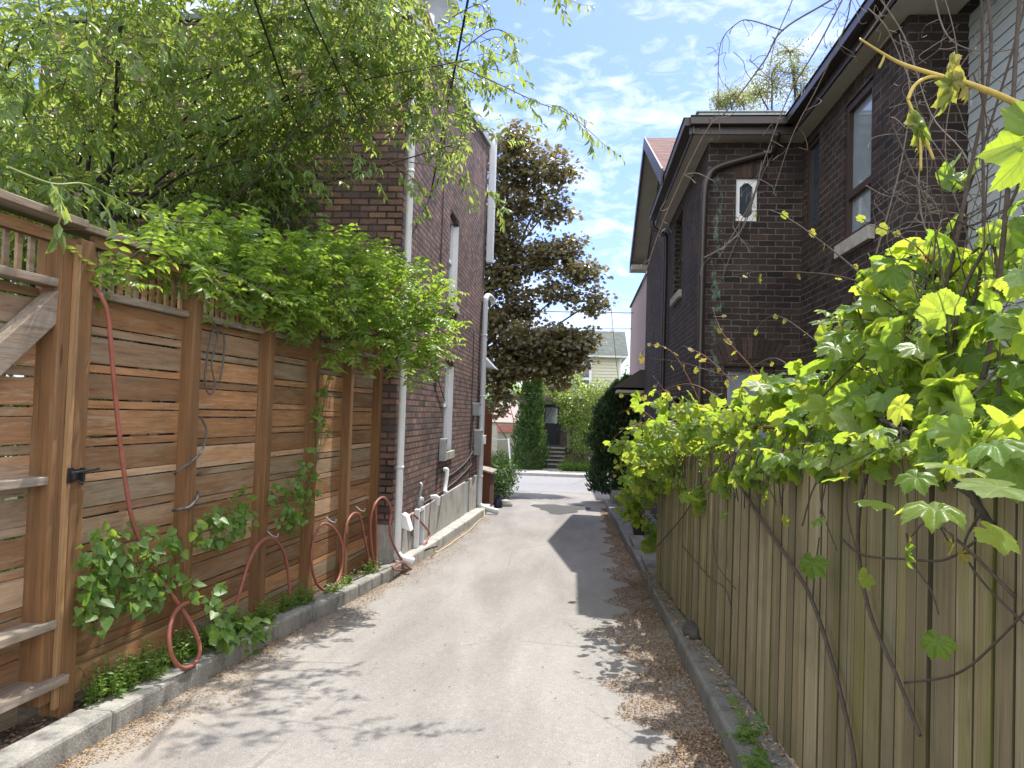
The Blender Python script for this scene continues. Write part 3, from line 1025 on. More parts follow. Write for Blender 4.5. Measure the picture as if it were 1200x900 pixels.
# ------------------------------------------------------------------ walls with openings
def wall_cells(us, zs, openings):
    U = sorted(set(us + [o[0] for o in openings] + [o[1] for o in openings]))
    Z = sorted(set(zs + [o[2] for o in openings] + [o[3] for o in openings]))
    for i in range(len(U) - 1):
        for j in range(len(Z) - 1):
            uc, zc = (U[i] + U[i + 1]) / 2, (Z[j] + Z[j + 1]) / 2
            if not any(o[0] < uc < o[1] and o[2] < zc < o[3] for o in openings):
                yield U[i], U[i + 1], Z[j], Z[j + 1]


def wall_x(m, x_face, th, y0, y1, z0, z1, openings=()):
    """Wall in a plane of constant x; th is signed depth away from the face."""
    for a, b, c, d in wall_cells([y0, y1], [z0, z1], list(openings)):
        m.box(min(x_face, x_face + th), max(x_face, x_face + th), a, b, c, d)


def wall_y(m, y_face, th, x0, x1, z0, z1, openings=()):
    for a, b, c, d in wall_cells([x0, x1], [z0, z1], list(openings)):
        m.box(a, b, min(y_face, y_face + th), max(y_face, y_face + th), c, d)


def frame_x(x, y0, y1, z0, z1, w, d, mid=None):
    m = MB()
    m.box(x - d, x, y0, y0 + w, z0, z1)
    m.box(x - d, x, y1 - w, y1, z0, z1)
    m.box(x - d, x, y0 + w, y1 - w, z0, z0 + w)
    m.box(x - d, x, y0 + w, y1 - w, z1 - w, z1)
    if mid:
        m.box(x - d, x, y0 + w, y1 - w, mid - w / 2, mid + w / 2)
    return m


def frame_y(y, x0, x1, z0, z1, w, d, mid=None):
    m = MB()
    m.box(x0, x0 + w, y, y + d, z0, z1)
    m.box(x1 - w, x1, y, y + d, z0, z1)
    m.box(x0 + w, x1 - w, y, y + d, z0, z0 + w)
    m.box(x0 + w, x1 - w, y, y + d, z1 - w, z1)
    if mid:
        m.box(x0 + w, x1 - w, y, y + d, mid - w / 2, mid + w / 2)
    return m


def arch_x(x0, x1, y0, y1, zs, rise, n=10):
    """Brick filling above a segmental opening: flat rectangle minus the arc."""
    m = MB()
    for i in range(n):
        ta, tb = i / n, (i + 1) / n
        za, zb = zs + rise * (1 - (2 * ta - 1) ** 2), zs + rise * (1 - (2 * tb - 1) ** 2)
        ya, yb = y0 + (y1 - y0) * ta, y0 + (y1 - y0) * tb
        m.hexa([(x0, ya, za), (x1, ya, za), (x1, yb, zb), (x0, yb, zb)], [(x0, ya, zs + rise + .002), (x1, ya, zs + rise + .002), (x1, yb, zs + rise + .002), (x0, yb, zs + rise + .002)])
    return m


# ------------------------------------------------------------------ brick house on the left
LX = -2.12
lh = thing('brick_house', 'tall purple brown brick house with pale foundation and white downpipe beyond the cedar fence', 'house', (LX, 8.75, gz(8.75)))


def ltop(y):
    return 6.2 + (y - 8.75) * 0.155


m = MB()
lw = [(11.98, 12.88, 0.93, 2.42), (12.02, 12.92, 3.36, 4.82)]
wall_x(m, LX, -.25, 8.75, 16.5, -.9, 6.2, lw)
m.hexa([(LX - .25, 8.75, 6.2), (LX, 8.75, 6.2), (LX, 16.5, 6.2), (LX - .25, 16.5, 6.2)],
       [(LX - .25, 8.75, 6.205), (LX, 8.75, 6.205), (LX, 16.5, ltop(16.5)), (LX - .25, 16.5, ltop(16.5))])
fw = [(-5.95, -5.48, 3.75, 4.75)]
wall_y(m, 8.75, .25, -6.7, LX - .2502, -.9, 6.2, fw)
wall_x(m, -6.7, .25, 9.001, 16.5, -.9, 6.2)
wall_y(m, 16.5, -.25, -6.449, LX - .2502, -.9, 6.2)
# soldier arches over the windows, a touch proud
m.build('wall', M['brick_left'], lh)
for (a, b, c, d) in lw:
    f = frame_x(LX - .09, a, b, c, d, .055, .07, (c + d) / 2).build('window', M['white'], lh, bevel=.004)
    g = MB()
    g.box(LX - .15, LX - .135, a + .05, b - .05, c + .05, d - .05)
    g.build('pane', M['glass'], f)
    s = MB()
    s.box(LX - .16, LX + .05, a - .07, b + .07, c - .13, c)
    s.build('sill', M['sill'], f, bevel=.008)
    # white lined far reveal
    s = MB()
    s.box(LX - .088, LX - .004, b - .012, b - .001, c + .001, d - .08)
    s.build('reveal_trim', M['white'], f)
    h = arch_x(LX - .2, LX - .01, a, b, d - .08, .077)
    h.build('window_arch', M['brick_left'], f)
(a, b, c, d) = fw[0]
f = frame_y(8.80, a, b, c, d, .05, .05, (c + d) / 2).build('window', M['white'], lh, bevel=.004)
g = MB()
g.box(a + .04, b - .04, 8.845, 8.855, c + .04, d - .04)
g.build('pane', M['glass_sky'], f)
m = MB()
for (a, b) in ((8.75, 14.45), (15.0, 16.52)):
    m.box(LX + .001, LX + .035, a, b, -.9, 0.26)
m.box(LX - .2, LX + .025, 8.715, 8.749, -.9, 0.26)
m.build('foundation', M['foundation'], lh, bevel=.006)
m = MB()
m.box(LX + .002, LX + .012, 14.47, 14.98, -.6, 0.22)
m.build('cellar_hatch', M['meter_grey'], lh)
m = MB()
m.hexa([(-6.75, 8.7, 6.201), (LX - .26, 8.7, 6.201), (LX - .26, 16.55, ltop(16.55) - .05), (-6.75, 16.55, ltop(16.55) - .05)],
       [(-6.75, 8.7, 6.28), (LX - .26, 8.7, 6.28), (LX - .26, 16.55, ltop(16.55) + .03), (-6.75, 16.55, ltop(16.55) + .03)])
m.build('roof', M['shingle_grey'], lh)
m = MB()
m.hexa([(LX - .255, 8.68, 6.206), (LX + .06, 8.68, 6.206), (LX + .06, 16.56, ltop(16.56) + .004), (LX - .255, 16.56, ltop(16.56) + .004)],
       [(LX - .255, 8.68, 6.33), (LX + .06, 8.68, 6.33), (LX + .06, 16.56, ltop(16.56) + .13), (LX - .255, 16.56, ltop(16.56) + .13)])
m.build('parapet_flashing', M['grey_metal'], lh, bevel=.006)
# chimney, dormer
m = MB()
m.box(LX - .42, LX + .004, 9.75, 10.55, 6.30, 6.74)
m.box(LX - .44, LX + .024, 9.73, 10.57, 6.741, 6.81)
m.build('chimney', M['brick_chimney'], lh)
m = MB()
for i in range(22):
    y = -4.2 + i * .085
    m.box(y, y + .05, 9.36, 9.40, 6.29, 7.75)
m.box(-4.3, -2.35, 9.40, 11.2, 6.29, 7.75)
m.build('dormer', M['siding_rib'], lh)
m = MB()
m.hexa([(-4.45, 9.2, 7.751), (-2.2, 9.2, 7.751), (-2.2, 11.3, 7.751), (-4.45, 11.3, 7.751)], [(-4.3, 9.3, 8.1), (-2.6, 9.3, 8.1), (-2.6, 11.3, 8.1), (-4.3, 11.3, 8.1)])
m.build('dormer_roof', M['shingle_grey'], lh)
f = frame_y(9.33, -3.05, -2.55, 6.5, 7.5, .06, .04).build('window', M['white'], lh)
g = MB()
g.box(-3.0, -2.6, 9.352, 9.358, 6.55, 7.45)
g.build('pane', M['glass_sky'], f)
# downpipes
m = MB()
px_ = LX + .06
m.tube(smooth_path([(px_, 8.86, 6.15), (px_, 8.86, 4), (px_, 8.86, 2), (px_, 8.86, 0.0), (px_, 8.86, -.06), (px_ + .05, 8.87, -.13), (px_ + .2, 8.88, -.17)], 4), .043, 12)
for z in (0.9, 2.6, 4.4):
    m.tube([(px_, 8.86, z), (px_, 8.86, z + .035)], .049, 12)
m.build('downpipe', M['white'], lh, smooth=True)
m = MB()
m.box(LX + .02, LX + .17, 16.52, 16.68, 4.85, 7.6)
m.build('duct', M['pipe_grey'], lh, bevel=.02)
m = MB()
px_ = LX + .075
m.tube(smooth_path([(px_ + .1, 16.9, 4.0), (px_ + .07, 16.8, 4.1), (px_ + .02, 16.55, 4.12), (px_, 16.3, 4.02), (px_, 16.25, 3.8), (px_, 16.25, 2), (px_, 16.25, -.2), (px_, 16.25, -.35), (px_ + .1, 16.22, -.43), (px_ + .42, 16.15, -.5)], 5), .058, 12)
for z in (0.2, 1.9, 3.2):
    m.tube([(px_, 16.25, z), (px_, 16.25, z + .04)], .066, 12)
m.build('downpipe', M['pipe_grey'], lh, smooth=True)
# canopy at the far corner
m = MB()
m.hexa([(LX - .1, 16.52, 2.62), (LX + .28, 16.52, 2.55), (LX + .28, 17.4, 2.55), (LX - .1, 17.4, 2.62)], [(LX - .1, 16.52, 2.85), (LX + .02, 16.52, 2.82), (LX + .02, 17.4, 2.82), (LX - .1, 17.4, 2.85)])
m.build('canopy', M['grey_metal'], lh)
# meter and junction boxes on the alley wall, each its own part
for (y, z, w, h, d, mat, nm) in ((15.45, 1.63, .30, .24, .14, 'meter_grey', 'meter_box'), (15.75, 0.95, .26, .50, .16, 'meter_grey', 'meter_box'), (11.78, 0.98, .16, .33, .10, 'grey_metal', 'junction_box'), (16.0, 1.0, .16, .17, .2, 'white', 'junction_box')):
    m = MB()
    m.box(LX + .002, LX + d, y - w / 2, y + w / 2, z - h / 2, z + h / 2)
    m.box(LX + .002, LX + d + .012, y - w / 2 + .02, y + w / 2 - .02, z + h / 2 + .001, z + h / 2 + .015)
    m.build(nm, M[mat], lh, bevel=.01)
# dryer vent hood
m = MB()
y0, y1 = 9.15, 9.33
m.hexa([(LX + .036, y0, .17), (LX + .15, y0, .13), (LX + .15, y1, .13), (LX + .036, y1, .17)], [(LX + .036, y0, .34), (LX + .09, y0, .31), (LX + .09, y1, .31), (LX + .036, y1, .34)])
m.build('vent_hood', M['white'], lh, bevel=.006)
# tap recess with pipework
m = MB()
m.box(LX + .036, LX + .10, 9.88, 9.92, -.30, .30)
m.box(LX + .036, LX + .10, 10.22, 10.26, -.30, .30)
m.box(LX + .036, LX + .10, 9.921, 10.219, .26, .30)
f = m.build('tap_box', M['white'], lh, bevel=.004)
m = MB()
m.box(LX + .037, LX + .045, 9.921, 10.219, -.29, .259)
m.build('back_plate', M['black'], f)
m = MB()
m.tube(smooth_path([(LX + .06, 10.05, -.25), (LX + .06, 10.05, .1), (LX + .06, 10.05, .42), (LX + .08, 10.08, .58), (LX + .05, 10.1, .62)], 4), .02, 8)
m.lathe((LX + .07, 10.06, .38), [(0, -.07), (.045, -.06), (.055, 0), (.045, .06), (0, .07)], 12)
m.build('tap', M['grey_metal'], f, smooth=True)
m = MB()
m.hexa([(LX + .036, 9.93, -.42), (LX + .2, 9.93, -.42), (LX + .2, 10.2, -.42), (LX + .036, 10.2, -.42)], [(LX + .036, 9.96, -.22), (LX + .10, 9.96, -.26), (LX + .10, 10.17, -.26), (LX + .036, 10.17, -.22)])
m.build('splash_block', M['white'], f)
# vent elbows and sagging conduits
for pts, r, mt in (([(0.02, 11.05, .33), (.10, 11.05, .34), (.12, 11.07, .30), (.12, 11.08, .22)], .035, 'white'),
                   ([(0.02, 12.05, .66), (.07, 12.05, .66), (.08, 12.03, .6), (.08, 11.9, .36), (.13, 11.75, .33)], .034, 'white')):
    MB().tube(smooth_path([(LX + a, b, c) for a, b, c in pts], 5), r, 10).build('vent_pipe', M[mt], lh, smooth=True)
for pts in ([(.015, 10.3, .30), (.015, 11.5, .32), (.015, 13.2, .36), (.015, 15.2, .52), (.015, 15.7, .72)], [(.015, 12.3, .52), (.015, 13.5, .55), (.015, 14.8, .66), (.015, 15.7, .85)],
            [(.012, 15.1, -.1), (.012, 15.1, 1.5), (.012, 15.1, 3.3)], [(.012, 11.2, 1.9), (.012, 11.25, 3.0), (.012, 11.3, 4.6), (.012, 11.3, 6.1)],
            [(.012, 10.7, 2.6), (.03, 11.2, 2.1), (.03, 11.9, 1.75)]):
    MB().tube(smooth_path([(LX + a, b, c) for a, b, c in pts], 5), .009, 6).build('conduit', M['cable_grey'], lh, smooth=True)

# satellite dish above the chimney
dish = thing('satellite_dish', 'grey satellite dish with pale feed above the brick chimney', 'satellite dish', (LX - .2, 10.7, 6.4))
m = MB()
c = Vector((LX - .02, 10.75, 7.42))
prof = [(0.0, .06), (.1, .055), (.19, .035), (.25, 0.0), (.262, .0), (.25, -.012), (.19, .022), (0.0, .045)]
m.lathe(c, prof, 28, 'y', cap=False)
m.build('reflector', M['dish'], dish, smooth=True)
MB().tube([(LX - .1, 10.85, 6.5), (LX - .04, 10.83, 7.40)], .02, 8).build('mast', M['grey_metal'], dish)
MB().lathe((LX - .10, 10.35, 6.82), [(.075, 0), (.075, .26), (.06, .27), (0, .27)], 16).build('feed', M['white'], dish, smooth=False)

# yellow cord along the kerb
cp = [(483, 632, 0), (488, 640, 0), (494, 648, 0), (502, 652, 0)]
pts = [Vector((LX + .05, 10.02, -.15)), Vector((LX + .12, 10.0, -.25)), Vector((LX + .24, 9.95, -.205)), Vector((LX + .30, 10.15, -.21))]
c = MB().tube(smooth_path(pts, 6), .011, 6).build('rubber_lead', M['black'], None, smooth=True)
tag(c, 'short black rubber lead hanging from the tap box to the kerb', 'hose')
pts = [Vector((LX + .26, 10.16, gz(10.16) + .15))] + [Vector((kl(y) + random.uniform(.02, .09), y, gz(y) + .014)) for y in np.linspace(10.5, 15.6, 9)] + [Vector((LX + .2, 16.0, gz(16) + .16))]
c = MB().tube(smooth_path(pts, 6), .0085, 6).build('ground_cable', M['cord_yellow'], None, smooth=True)
tag(c, 'pale yellow cord lying along the concrete strip of the brick house', 'cord')

# ------------------------------------------------------------------ dark brick house on the right
rh = thing('brick_house', 'dark brown brick house with brown eaves and small white window behind the picket fence', 'house', (1.6, 10.1, gz(10.1)))
RX, RYF, RXR = 1.6, 10.1, 2.8
m = MB()
side_w = [(12.55, 13.55, 3.66, 5.0), (12.2, 13.2, .4, 1.9)]
wall_x(m, RX, .22, 10.1, 14.65, -.9, 5.35, side_w)
front_w = [(1.965, 2.235, 4.17, 4.73), (1.86, 2.50, .9, 2.28)]
wall_y(m, RYF, .22, RX + .2202, 3.02, -.9, 5.35, front_w)
rec_w = [(7.72, 8.52, 3.52, 5.02), (9.40, 9.93, 3.95, 5.08)]
wall_x(m, RXR, .22, 6.9, 10.0998, -.9, 5.35, rec_w)
wall_y(m, 6.9, .22, RXR + .2202, 3.62, -.9, 6.2)
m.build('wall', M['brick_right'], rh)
# small white window with clipped corners
(a, b, c, d) = front_w[0]
f = frame_y(RYF + .03, a, b, c, d, .052, .06)
k = .06
for (sx, x0) in ((1, a + .052), (-1, b - .052)):
    for (sz, z0) in ((1, c + .052), (-1, d - .052)):
        tri = [(x0, z0), (x0 + sx * k, z0), (x0, z0 + sz * k)]
        f.poly([(x, RYF + .032, z) for x, z in tri])
f = f.build('window', M['white'], rh)
g = MB()
g.box(a + .04, b - .04, RYF + .07, RYF + .08, c + .04, d - .04)
g.build('pane', M['glass'], f)
# low arched window
(a, b, c, d) = front_w[1]
f = frame_y(RYF + .08, a, b, c, d, .06, .06, 1.75).build('window', M['dark_frame'], rh)
g = MB()
g.box(a + .05, b - .05, RYF + .13, RYF + .14, c + .05, d - .05)
g.build('pane', M['glass_sky'], f)
m = MB()
n = 13
for i in range(n):
    t0, t1 = i / n + .006, (i + 1) / n - .006
    p = []
    for t in (t0, t1):
        ang = math.radians(118 - 56 * t)
        p.append((2.18 + .78 * math.cos(ang), 1.60 + .78 * math.sin(ang)))
        p.append((2.18 + 1.06 * math.cos(ang), 1.60 + 1.06 * math.sin(ang)))
    ring = [p[0], p[2], p[3], p[1]]
    y0, y1 = RYF - .010, RYF + .05
    m.hexa([(x, y0, z) for x, z in ring], [(x, y1, z) for x, z in ring])
m.build('window_arch', M['brick_unit'], rh)
m = MB()
for i in range(6):
    x = 1.93 + i * .058
    m.box(x, x + .05, RYF - .005, RYF + .02, 4.745, 4.92)
m.build('lintel', M['brick_unit'], rh)
# alley side windows
for (a, b, c, d) in side_w:
    f = frame_x(RX + .16, a, b, c, d, .055, .06, (c + d) / 2).build('window', M['dark_frame'], rh)
    g = MB()
    g.box(RX + .165, RX + .175, a + .05, b - .05, c + .05, d - .05)
    g.build('pane', M['glass'], f)
    s = MB()
    s.box(RX - .05, RX + .12, a - .08, b + .08, c - .12, c)
    s.build('sill', M['sill'], f, bevel=.006)
(a, b, c, d) = rec_w[0]
f = frame_x(RXR + .10, a, b, c, d, .075, .08, 4.02).build('window', M['dark_frame'], rh)
g = MB()
g.box(RXR + .07, RXR + .08, a + .07, b - .07, c + .07, d - .07)
g.build('pane', M['glass_sky'], f)
s = MB()
s.box(RXR - .06, RXR + .15, a - .1, b + .1, c - .14, c)
s.build('sill', M['sill'], f, bevel=.006)
m = MB()
for i in range(12):
    t = i / 11
    y = a - .06 + (b - a + .08) * t
    z = d + .02 + .07 * (1 - (2 * t - 1) ** 2)
    m.box(RXR - .006, RXR + .1, y, y + .055, z, z + .19)
m.build('window_arch', M['brick_unit'], f)
(a, b, c, d) = rec_w[1]
f = frame_x(RXR + .08, a, b, c, d, .05, .06).build('window', M['dark_frame'], rh)
g = MB()
g.box(RXR + .05, RXR + .06, a + .04, b - .04, c + .04, d - .04)
g.build('pane', M['glass'], f)
# eaves: soffit, fascia with gutter, roof
EX, EY, EXR = 1.36, 9.82, 2.60
m = MB()
m.box(EX, 1.95, EY, 14.6, 5.20, 5.225)
m.box(1.951, 2.95, EY, 10.4, 5.20, 5.225)
m.box(EXR, 3.2, 5.2, EY - .001, 5.20, 5.225)
m.build('soffit', M['soffit'], rh)


def gutter(m, pts, z0, z1, out):
    """Fascia with a moulded gutter in front along a polyline in plan."""
    for (x0, y0), (x1, y1) in zip(pts[:-1], pts[1:]):
        m.beam((x0, y0, (z0 + z1) / 2), (x1, y1, (z0 + z1) / 2), .03, z1 - z0)
        d = Vector((x1 - x0, y1 - y0, 0)).normalized()
        nn = Vector((-d.y, d.x, 0)) * out
        m.beam(Vector((x0, y0, z1 - .05)) + nn * .066, Vector((x1, y1, z1 - .05)) + nn * .066, .10, .098)
        m.beam(Vector((x0, y0, z1 + .006)) + nn * .07, Vector((x1, y1, z1 + .006)) + nn * .07, .125, .012)


m = MB()
gutter(m, [(EX, 14.6), (EX, EY - .05)], 5.20, 5.40, -1)
gutter(m, [(EX - .05, EY), (EXR, EY)], 5.20, 5.40, -1)
gutter(m, [(EXR, EY + .05), (EXR, 5.2)], 5.20, 5.40, -1)
m.build('gutter', M['brown_metal'], rh, bevel=.008)
m = MB()
m.hexa([(EX + .02, EY + .02, 5.40), (3.6, EY + .02, 5.40), (3.6, 14.6, 5.40), (EX + .02, 14.6, 5.40)], [(EX + .5, EY + .5, 5.50), (3.6, EY + .5, 5.50), (3.6, 14.6, 5.50), (EX + .5, 14.6, 5.50)])
m.hexa([(EXR + .02, 5.2, 5.40), (8, 5.2, 5.40), (8, EY - .02, 5.40), (EXR + .02, EY - .02, 5.40)], [(EXR + .7, 5.2, 5.62), (8, 5.2, 5.62), (8, EY, 5.62), (EXR + .7, EY, 5.62)])
m.build('roof', M['shingle_grey'], rh)
m = MB()
m.box(1.50, 2.62, 10.35, 13.4, 5.45, 5.70)
m.box(1.47, 2.65, 10.32, 13.43, 5.701, 5.72)
m.build('roof_flashing', M['skylight'], rh, bevel=.006)
m = MB()
m.tube(smooth_path([(2.40, 9.80, 5.22), (2.40, 9.95, 5.10), (2.35, 10.03, 5.05), (1.75, 10.03, 4.87), (1.60, 10.03, 4.72), (1.55, 10.03, 4.4), (1.54, 10.03, 3), (1.54, 10.03, 1), (1.54, 10.03, -.2)], 6), .042, 10)
m.build('downpipe', M['brown_metal'], rh, smooth=True)
m = MB()
m.tube(smooth_path([(1.27, 14.35, 5.22), (1.30, 14.35, 5.10), (1.48, 14.35, 4.98), (1.53, 14.35, 4.8), (1.53, 14.35, 3), (1.53, 14.35, 1), (1.53, 14.35, -.4)], 6), .045, 10)
m.build('downpipe', M['brown_metal'], rh, smooth=True)
# wiry cable down the front wall corner
MB().tube(smooth_path([(2.45, 10.05, 5.1), (2.28, 10.06, 4.75), (2.05, 10.05, 4.1), (1.9, 10.06, 3.7), (1.8, 10.05, 3.4)], 5), .008, 5).build('cable', M['cable_grey'], rh)
m = MB()
m.box(3.3, 3.42, 6.85, 6.899, 4.35, 4.5)
m.build('wall_light', M['grey_metal'], rh, bevel=.01)

# grey clapboard extension
ext = thing('house_extension', 'pale grey clapboard extension with brown corner post at the top right', 'house', (3.6, 5.5, 0))
m = MB()
z = -.2
while z < 5.15:
    m.hexa([(3.30, 5.55, z), (3.9, 5.55, z), (3.9, 6.898, z), (3.30, 6.898, z)], [(3.312, 5.55, z + .108), (3.9, 5.55, z + .108), (3.9, 6.898, z + .108), (3.312, 6.898, z + .108)])
    z += .11
m.build('siding', M['siding'], ext)
MB().box(3.27, 3.42, 5.40, 5.549, -.2, 5.19).build('corner_post', M['dark_frame'], ext, bevel=.006)
MB().box(3.27, 3.42, 3.2, 3.35, -.2, 5.19).build('corner_post', M['dark_frame'], ext, bevel=.006)
m = MB()
z = -.2
while z < 5.1:
    m.box(3.34, 3.9, 3.351, 5.399, z, z + .105)
    z += .11
m.build('wall', M['siding_rib'], ext)
m = MB()
m.box(3.2, 6, 3.2, 5.3, 5.25, 5.40)
m.build('roof', M['brown_metal'], ext)

# second house with the red brown gable
r2 = thing('gabled_house', 'dark brick house with red brown shingled cross gable and porch beyond the first house', 'house', (1.6, 14.7, gz(14.7)))
GX, GP, GZ, GY0, GY1, GE = 1.2, 15.9, 7.27, 12.2, 19.6, 5.40
m = MB()
wall_x(m, RX + .003, .22, 14.652, 19.2, -1, 5.42)
m.hexa([(RX + .003, GY0 + .3, 5.4201), (RX + .22, GY0 + .3, 5.4201), (RX + .22, GY1 - .4, 5.4201), (RX + .003, GY1 - .4, 5.4201)],
       [(RX + .003, GP - .02, 7.08), (RX + .22, GP - .02, 7.08), (RX + .22, GP + .02, 7.08), (RX + .003, GP + .02, 7.08)])
wall_y(m, 19.2, -.22, RX + .2232, 6, -1, 5.42)
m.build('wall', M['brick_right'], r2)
th = .10
for nm, ya, yb in (('roof', GY0, GP), ('roof', GY1, GP)):
    m = MB()
    pr = [(ya, GE), (yb, GZ), (yb, GZ + th), (ya, GE + th)]
    m.hexa([(GX + .03, y, z) for y, z in pr], [(6.5, y, z) for y, z in pr])
    m.build(nm, M['shingle_red'], r2)
m = MB()
for ya in (GY0, GY1):
    sg = 1 if ya < GP else -1
    pr = [(ya - sg * .05, GE - .16), (GP, GZ - .13), (GP, GZ + .12), (ya - sg * .05, GE + .12)]
    m.hexa([(GX, y, z) for y, z in pr], [(GX + .028, y, z) for y, z in pr])
m.build('barge_board', M['brown_metal'], r2)
m = MB()
for ya in (GY1,):
    pr = [(ya, GE - .04), (GP, GZ - .04), (GP, GZ - .015), (ya, GE - .015)]
    m.hexa([(GX + .029, y, z) for y, z in pr], [(RX + .002, y, z) for y, z in pr])
m.box(GX + .01, RX, GY1 - .5, GY1, GE - .17, GE - .05)
m.build('soffit', M['soffit'], r2)
m = MB()
m.tube(smooth_path([(1.05, 21.2, 2.2), (1.15, 21.0, 2.05), (1.45, 19.6, 1.95), (1.55, 19.15, 1.8), (1.55, 19.1, 1), (1.55, 19.1, -.6)], 5), .05, 8)
m.build('downpipe', M['brown_metal'], r2, smooth=True)
m = MB()
m.hexa([(.85, 19.205, 2.3), (4, 19.205, 2.3), (4, 22.2, 2.25), (.85, 22.2, 2.25)], [(1.5, 19.205, 2.75), (4, 19.205, 2.75), (4, 21.6, 2.6), (1.5, 21.6, 2.6)])
m.build('porch_roof', M['brown_metal'], r2)
m = MB()
m.box(.95, 4, 19.25, 22.1, 2.17, 2.24)
m.build('porch_ceiling', M['soffit'], r2)
for (x, y) in ((1.15, 22), (3.8, 22)):
    MB().box(x - .07, x + .07, y - .07, y + .07, gz(y), 2.16).build('porch_post', M['white'], r2)

pk = thing('stucco_house', 'narrow strip of pink stucco house behind the gabled house', 'house', (2.2, 26, gz(26)))
m = MB()
m.box(2.06, 7, 24.5, 32, -1.2, 6.1)
m.build('wall', M['pink'], pk)
m = MB()
m.hexa([(1.98, 24.4, 6.101), (7.2, 24.4, 6.101), (7.2, 32.2, 6.101), (1.98, 32.2, 6.101)], [(3, 27, 7.4), (6, 27, 7.4), (6, 30, 7.4), (3, 30, 7.4)])
m.build('roof', M['shingle_grey'], pk)

# ------------------------------------------------------------------ right picket fence
def rx(y):
    return 1.03 - 0.034 * (y - 3.73)


pf = thing('picket_fence', 'weathered grey fence of close upright boards stained with green moss under the grape vine', 'fence', (rx(8), 8, gz(8)))
m = MB()
y = 1.0
while y < 8.35:
    w = random.choice((.055, .065, .075, .088)) * random.uniform(.95, 1.05)
    x = rx(y) + random.uniform(-.005, .005)
    zt = 1.585 - .066 * (y - 2.0) + random.uniform(-.012, .012)
    zb = gz(y) + .13 + .03 + random.uniform(-.012, .02)
    ln = random.uniform(-.010, .010)
    b = [(x, y), (x + .018, y), (x + .018 - .004, y + w), (x - .004, y + w)]
    m.hexa([(p, q, zb) for p, q in b], [(p + .01, q + ln, zt) for p, q in b])
    y += w + random.uniform(.009, .016)
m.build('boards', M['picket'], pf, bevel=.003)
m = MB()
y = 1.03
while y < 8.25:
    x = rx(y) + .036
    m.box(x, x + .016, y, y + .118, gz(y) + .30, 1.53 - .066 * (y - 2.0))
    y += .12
m.build('added_gap_boards', M['gap_shade'], pf)  # added boards that block light through the gaps and show as dark shade
for zo in (-.25, -1.15):
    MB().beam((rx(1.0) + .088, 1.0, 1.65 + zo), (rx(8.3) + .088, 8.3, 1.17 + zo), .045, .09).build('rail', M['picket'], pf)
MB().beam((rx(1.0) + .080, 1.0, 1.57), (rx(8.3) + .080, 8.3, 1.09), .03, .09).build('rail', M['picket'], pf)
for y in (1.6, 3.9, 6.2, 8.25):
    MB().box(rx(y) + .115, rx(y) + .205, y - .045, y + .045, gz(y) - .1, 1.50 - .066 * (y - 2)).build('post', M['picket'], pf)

# stones beside the fence
m = MB()
c = Vector((.925, 6.1, gz(6.1) + .135))
m.lathe(c, [(.0, 0), (.085, 0), (.09, .04), (.07, .085), (0, .095)], 9)
o = m.build('stone_block', M['stone'], None, bevel=.01)
for v in o.data.vertices:
    v.co.y = c.y + (v.co.y - c.y) * 1.9
    v.co.x = c.x + (v.co.x - c.x) * .85
tag(o, 'dark rough stone lying on the right kerb at the fence foot', 'stone')
for (y, lab) in ((8.85, 'grey stone slab laid across the paving right behind the fence end'), (10.9, 'grey stone slab laid across the paving beside the black flower pot')):
    m = MB()
    x0 = kr(y) + .03
    m.hexa([(x0, y, gz(y) + .125), (1.45, y - .03, gz(y) + .125), (1.45, y + 1.0, gz(y) + .125), (x0, y + 1.0, gz(y) + .125)],
           [(x0, y, gz(y) + .20), (1.45, y - .03, gz(y) + .20), (1.45, y + 1.0, gz(y) + .17), (x0, y + 1.0, gz(y) + .17)])
    tag(m.build('stone_slab', M['kerb_dark'], None, bevel=.012), lab, 'stone slab')
m = MB()
m.hexa([(.86, 18.6, -.9), (1.5, 18.6, -.9), (1.5, 22.0, -1.0), (.95, 22.0, -1.0)], [(.86, 18.6, -.28), (1.5, 18.6, -.28), (1.5, 22.0, -.35), (.95, 22.0, -.35)])
tag(m.build('garden_wall', M['kerb_dark'], None, bevel=.02), 'low grey concrete planter wall under the dark conifer at the alley end', 'wall')

# ------------------------------------------------------------------ far side of the street
yh = thing('yellow_house', 'pale yellow clapboard house with grey hip roof and dark porch door across the street', 'house', (-1, 39, gz(38)))
m = MB()
hx0, hx1, hy0, hy1 = -2.7, 2.05, 39.0, 47.0
z = 1.9
while z < 4.5:
    for (a, b, c, d) in ((hx0, hx1, hy0, hy0 + .2), (hx1 - .2, hx1, hy0 + .2, hy1)):
        m.hexa([(a, c, z), (b, c, z), (b, d, z), (a, d, z)], [(a + (.0 if c > hy0 else 0), c + .03, z + .158), (b - .02, c + .03, z + .158), (b - .02, d, z + .158), (a, d, z + .158)])
    z += .16
m.build('siding', M['siding_yellow'], yh)
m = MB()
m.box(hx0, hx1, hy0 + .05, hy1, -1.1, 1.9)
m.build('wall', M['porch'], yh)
m = MB()
m.hexa([(hx0 - .3, hy0 - .35, 4.5), (hx1 + .3, hy0 - .35, 4.5), (hx1 + .3, hy1, 4.5), (hx0 - .3, hy1, 4.5)], [(hx0 - .3, hy0 - .35, 4.62), (hx1 + .3, hy0 - .35, 4.62), (hx1 + .3, hy1, 4.62), (hx0 - .3, hy1, 4.62)])
m.build('fascia', M['white'], yh)
m = MB()
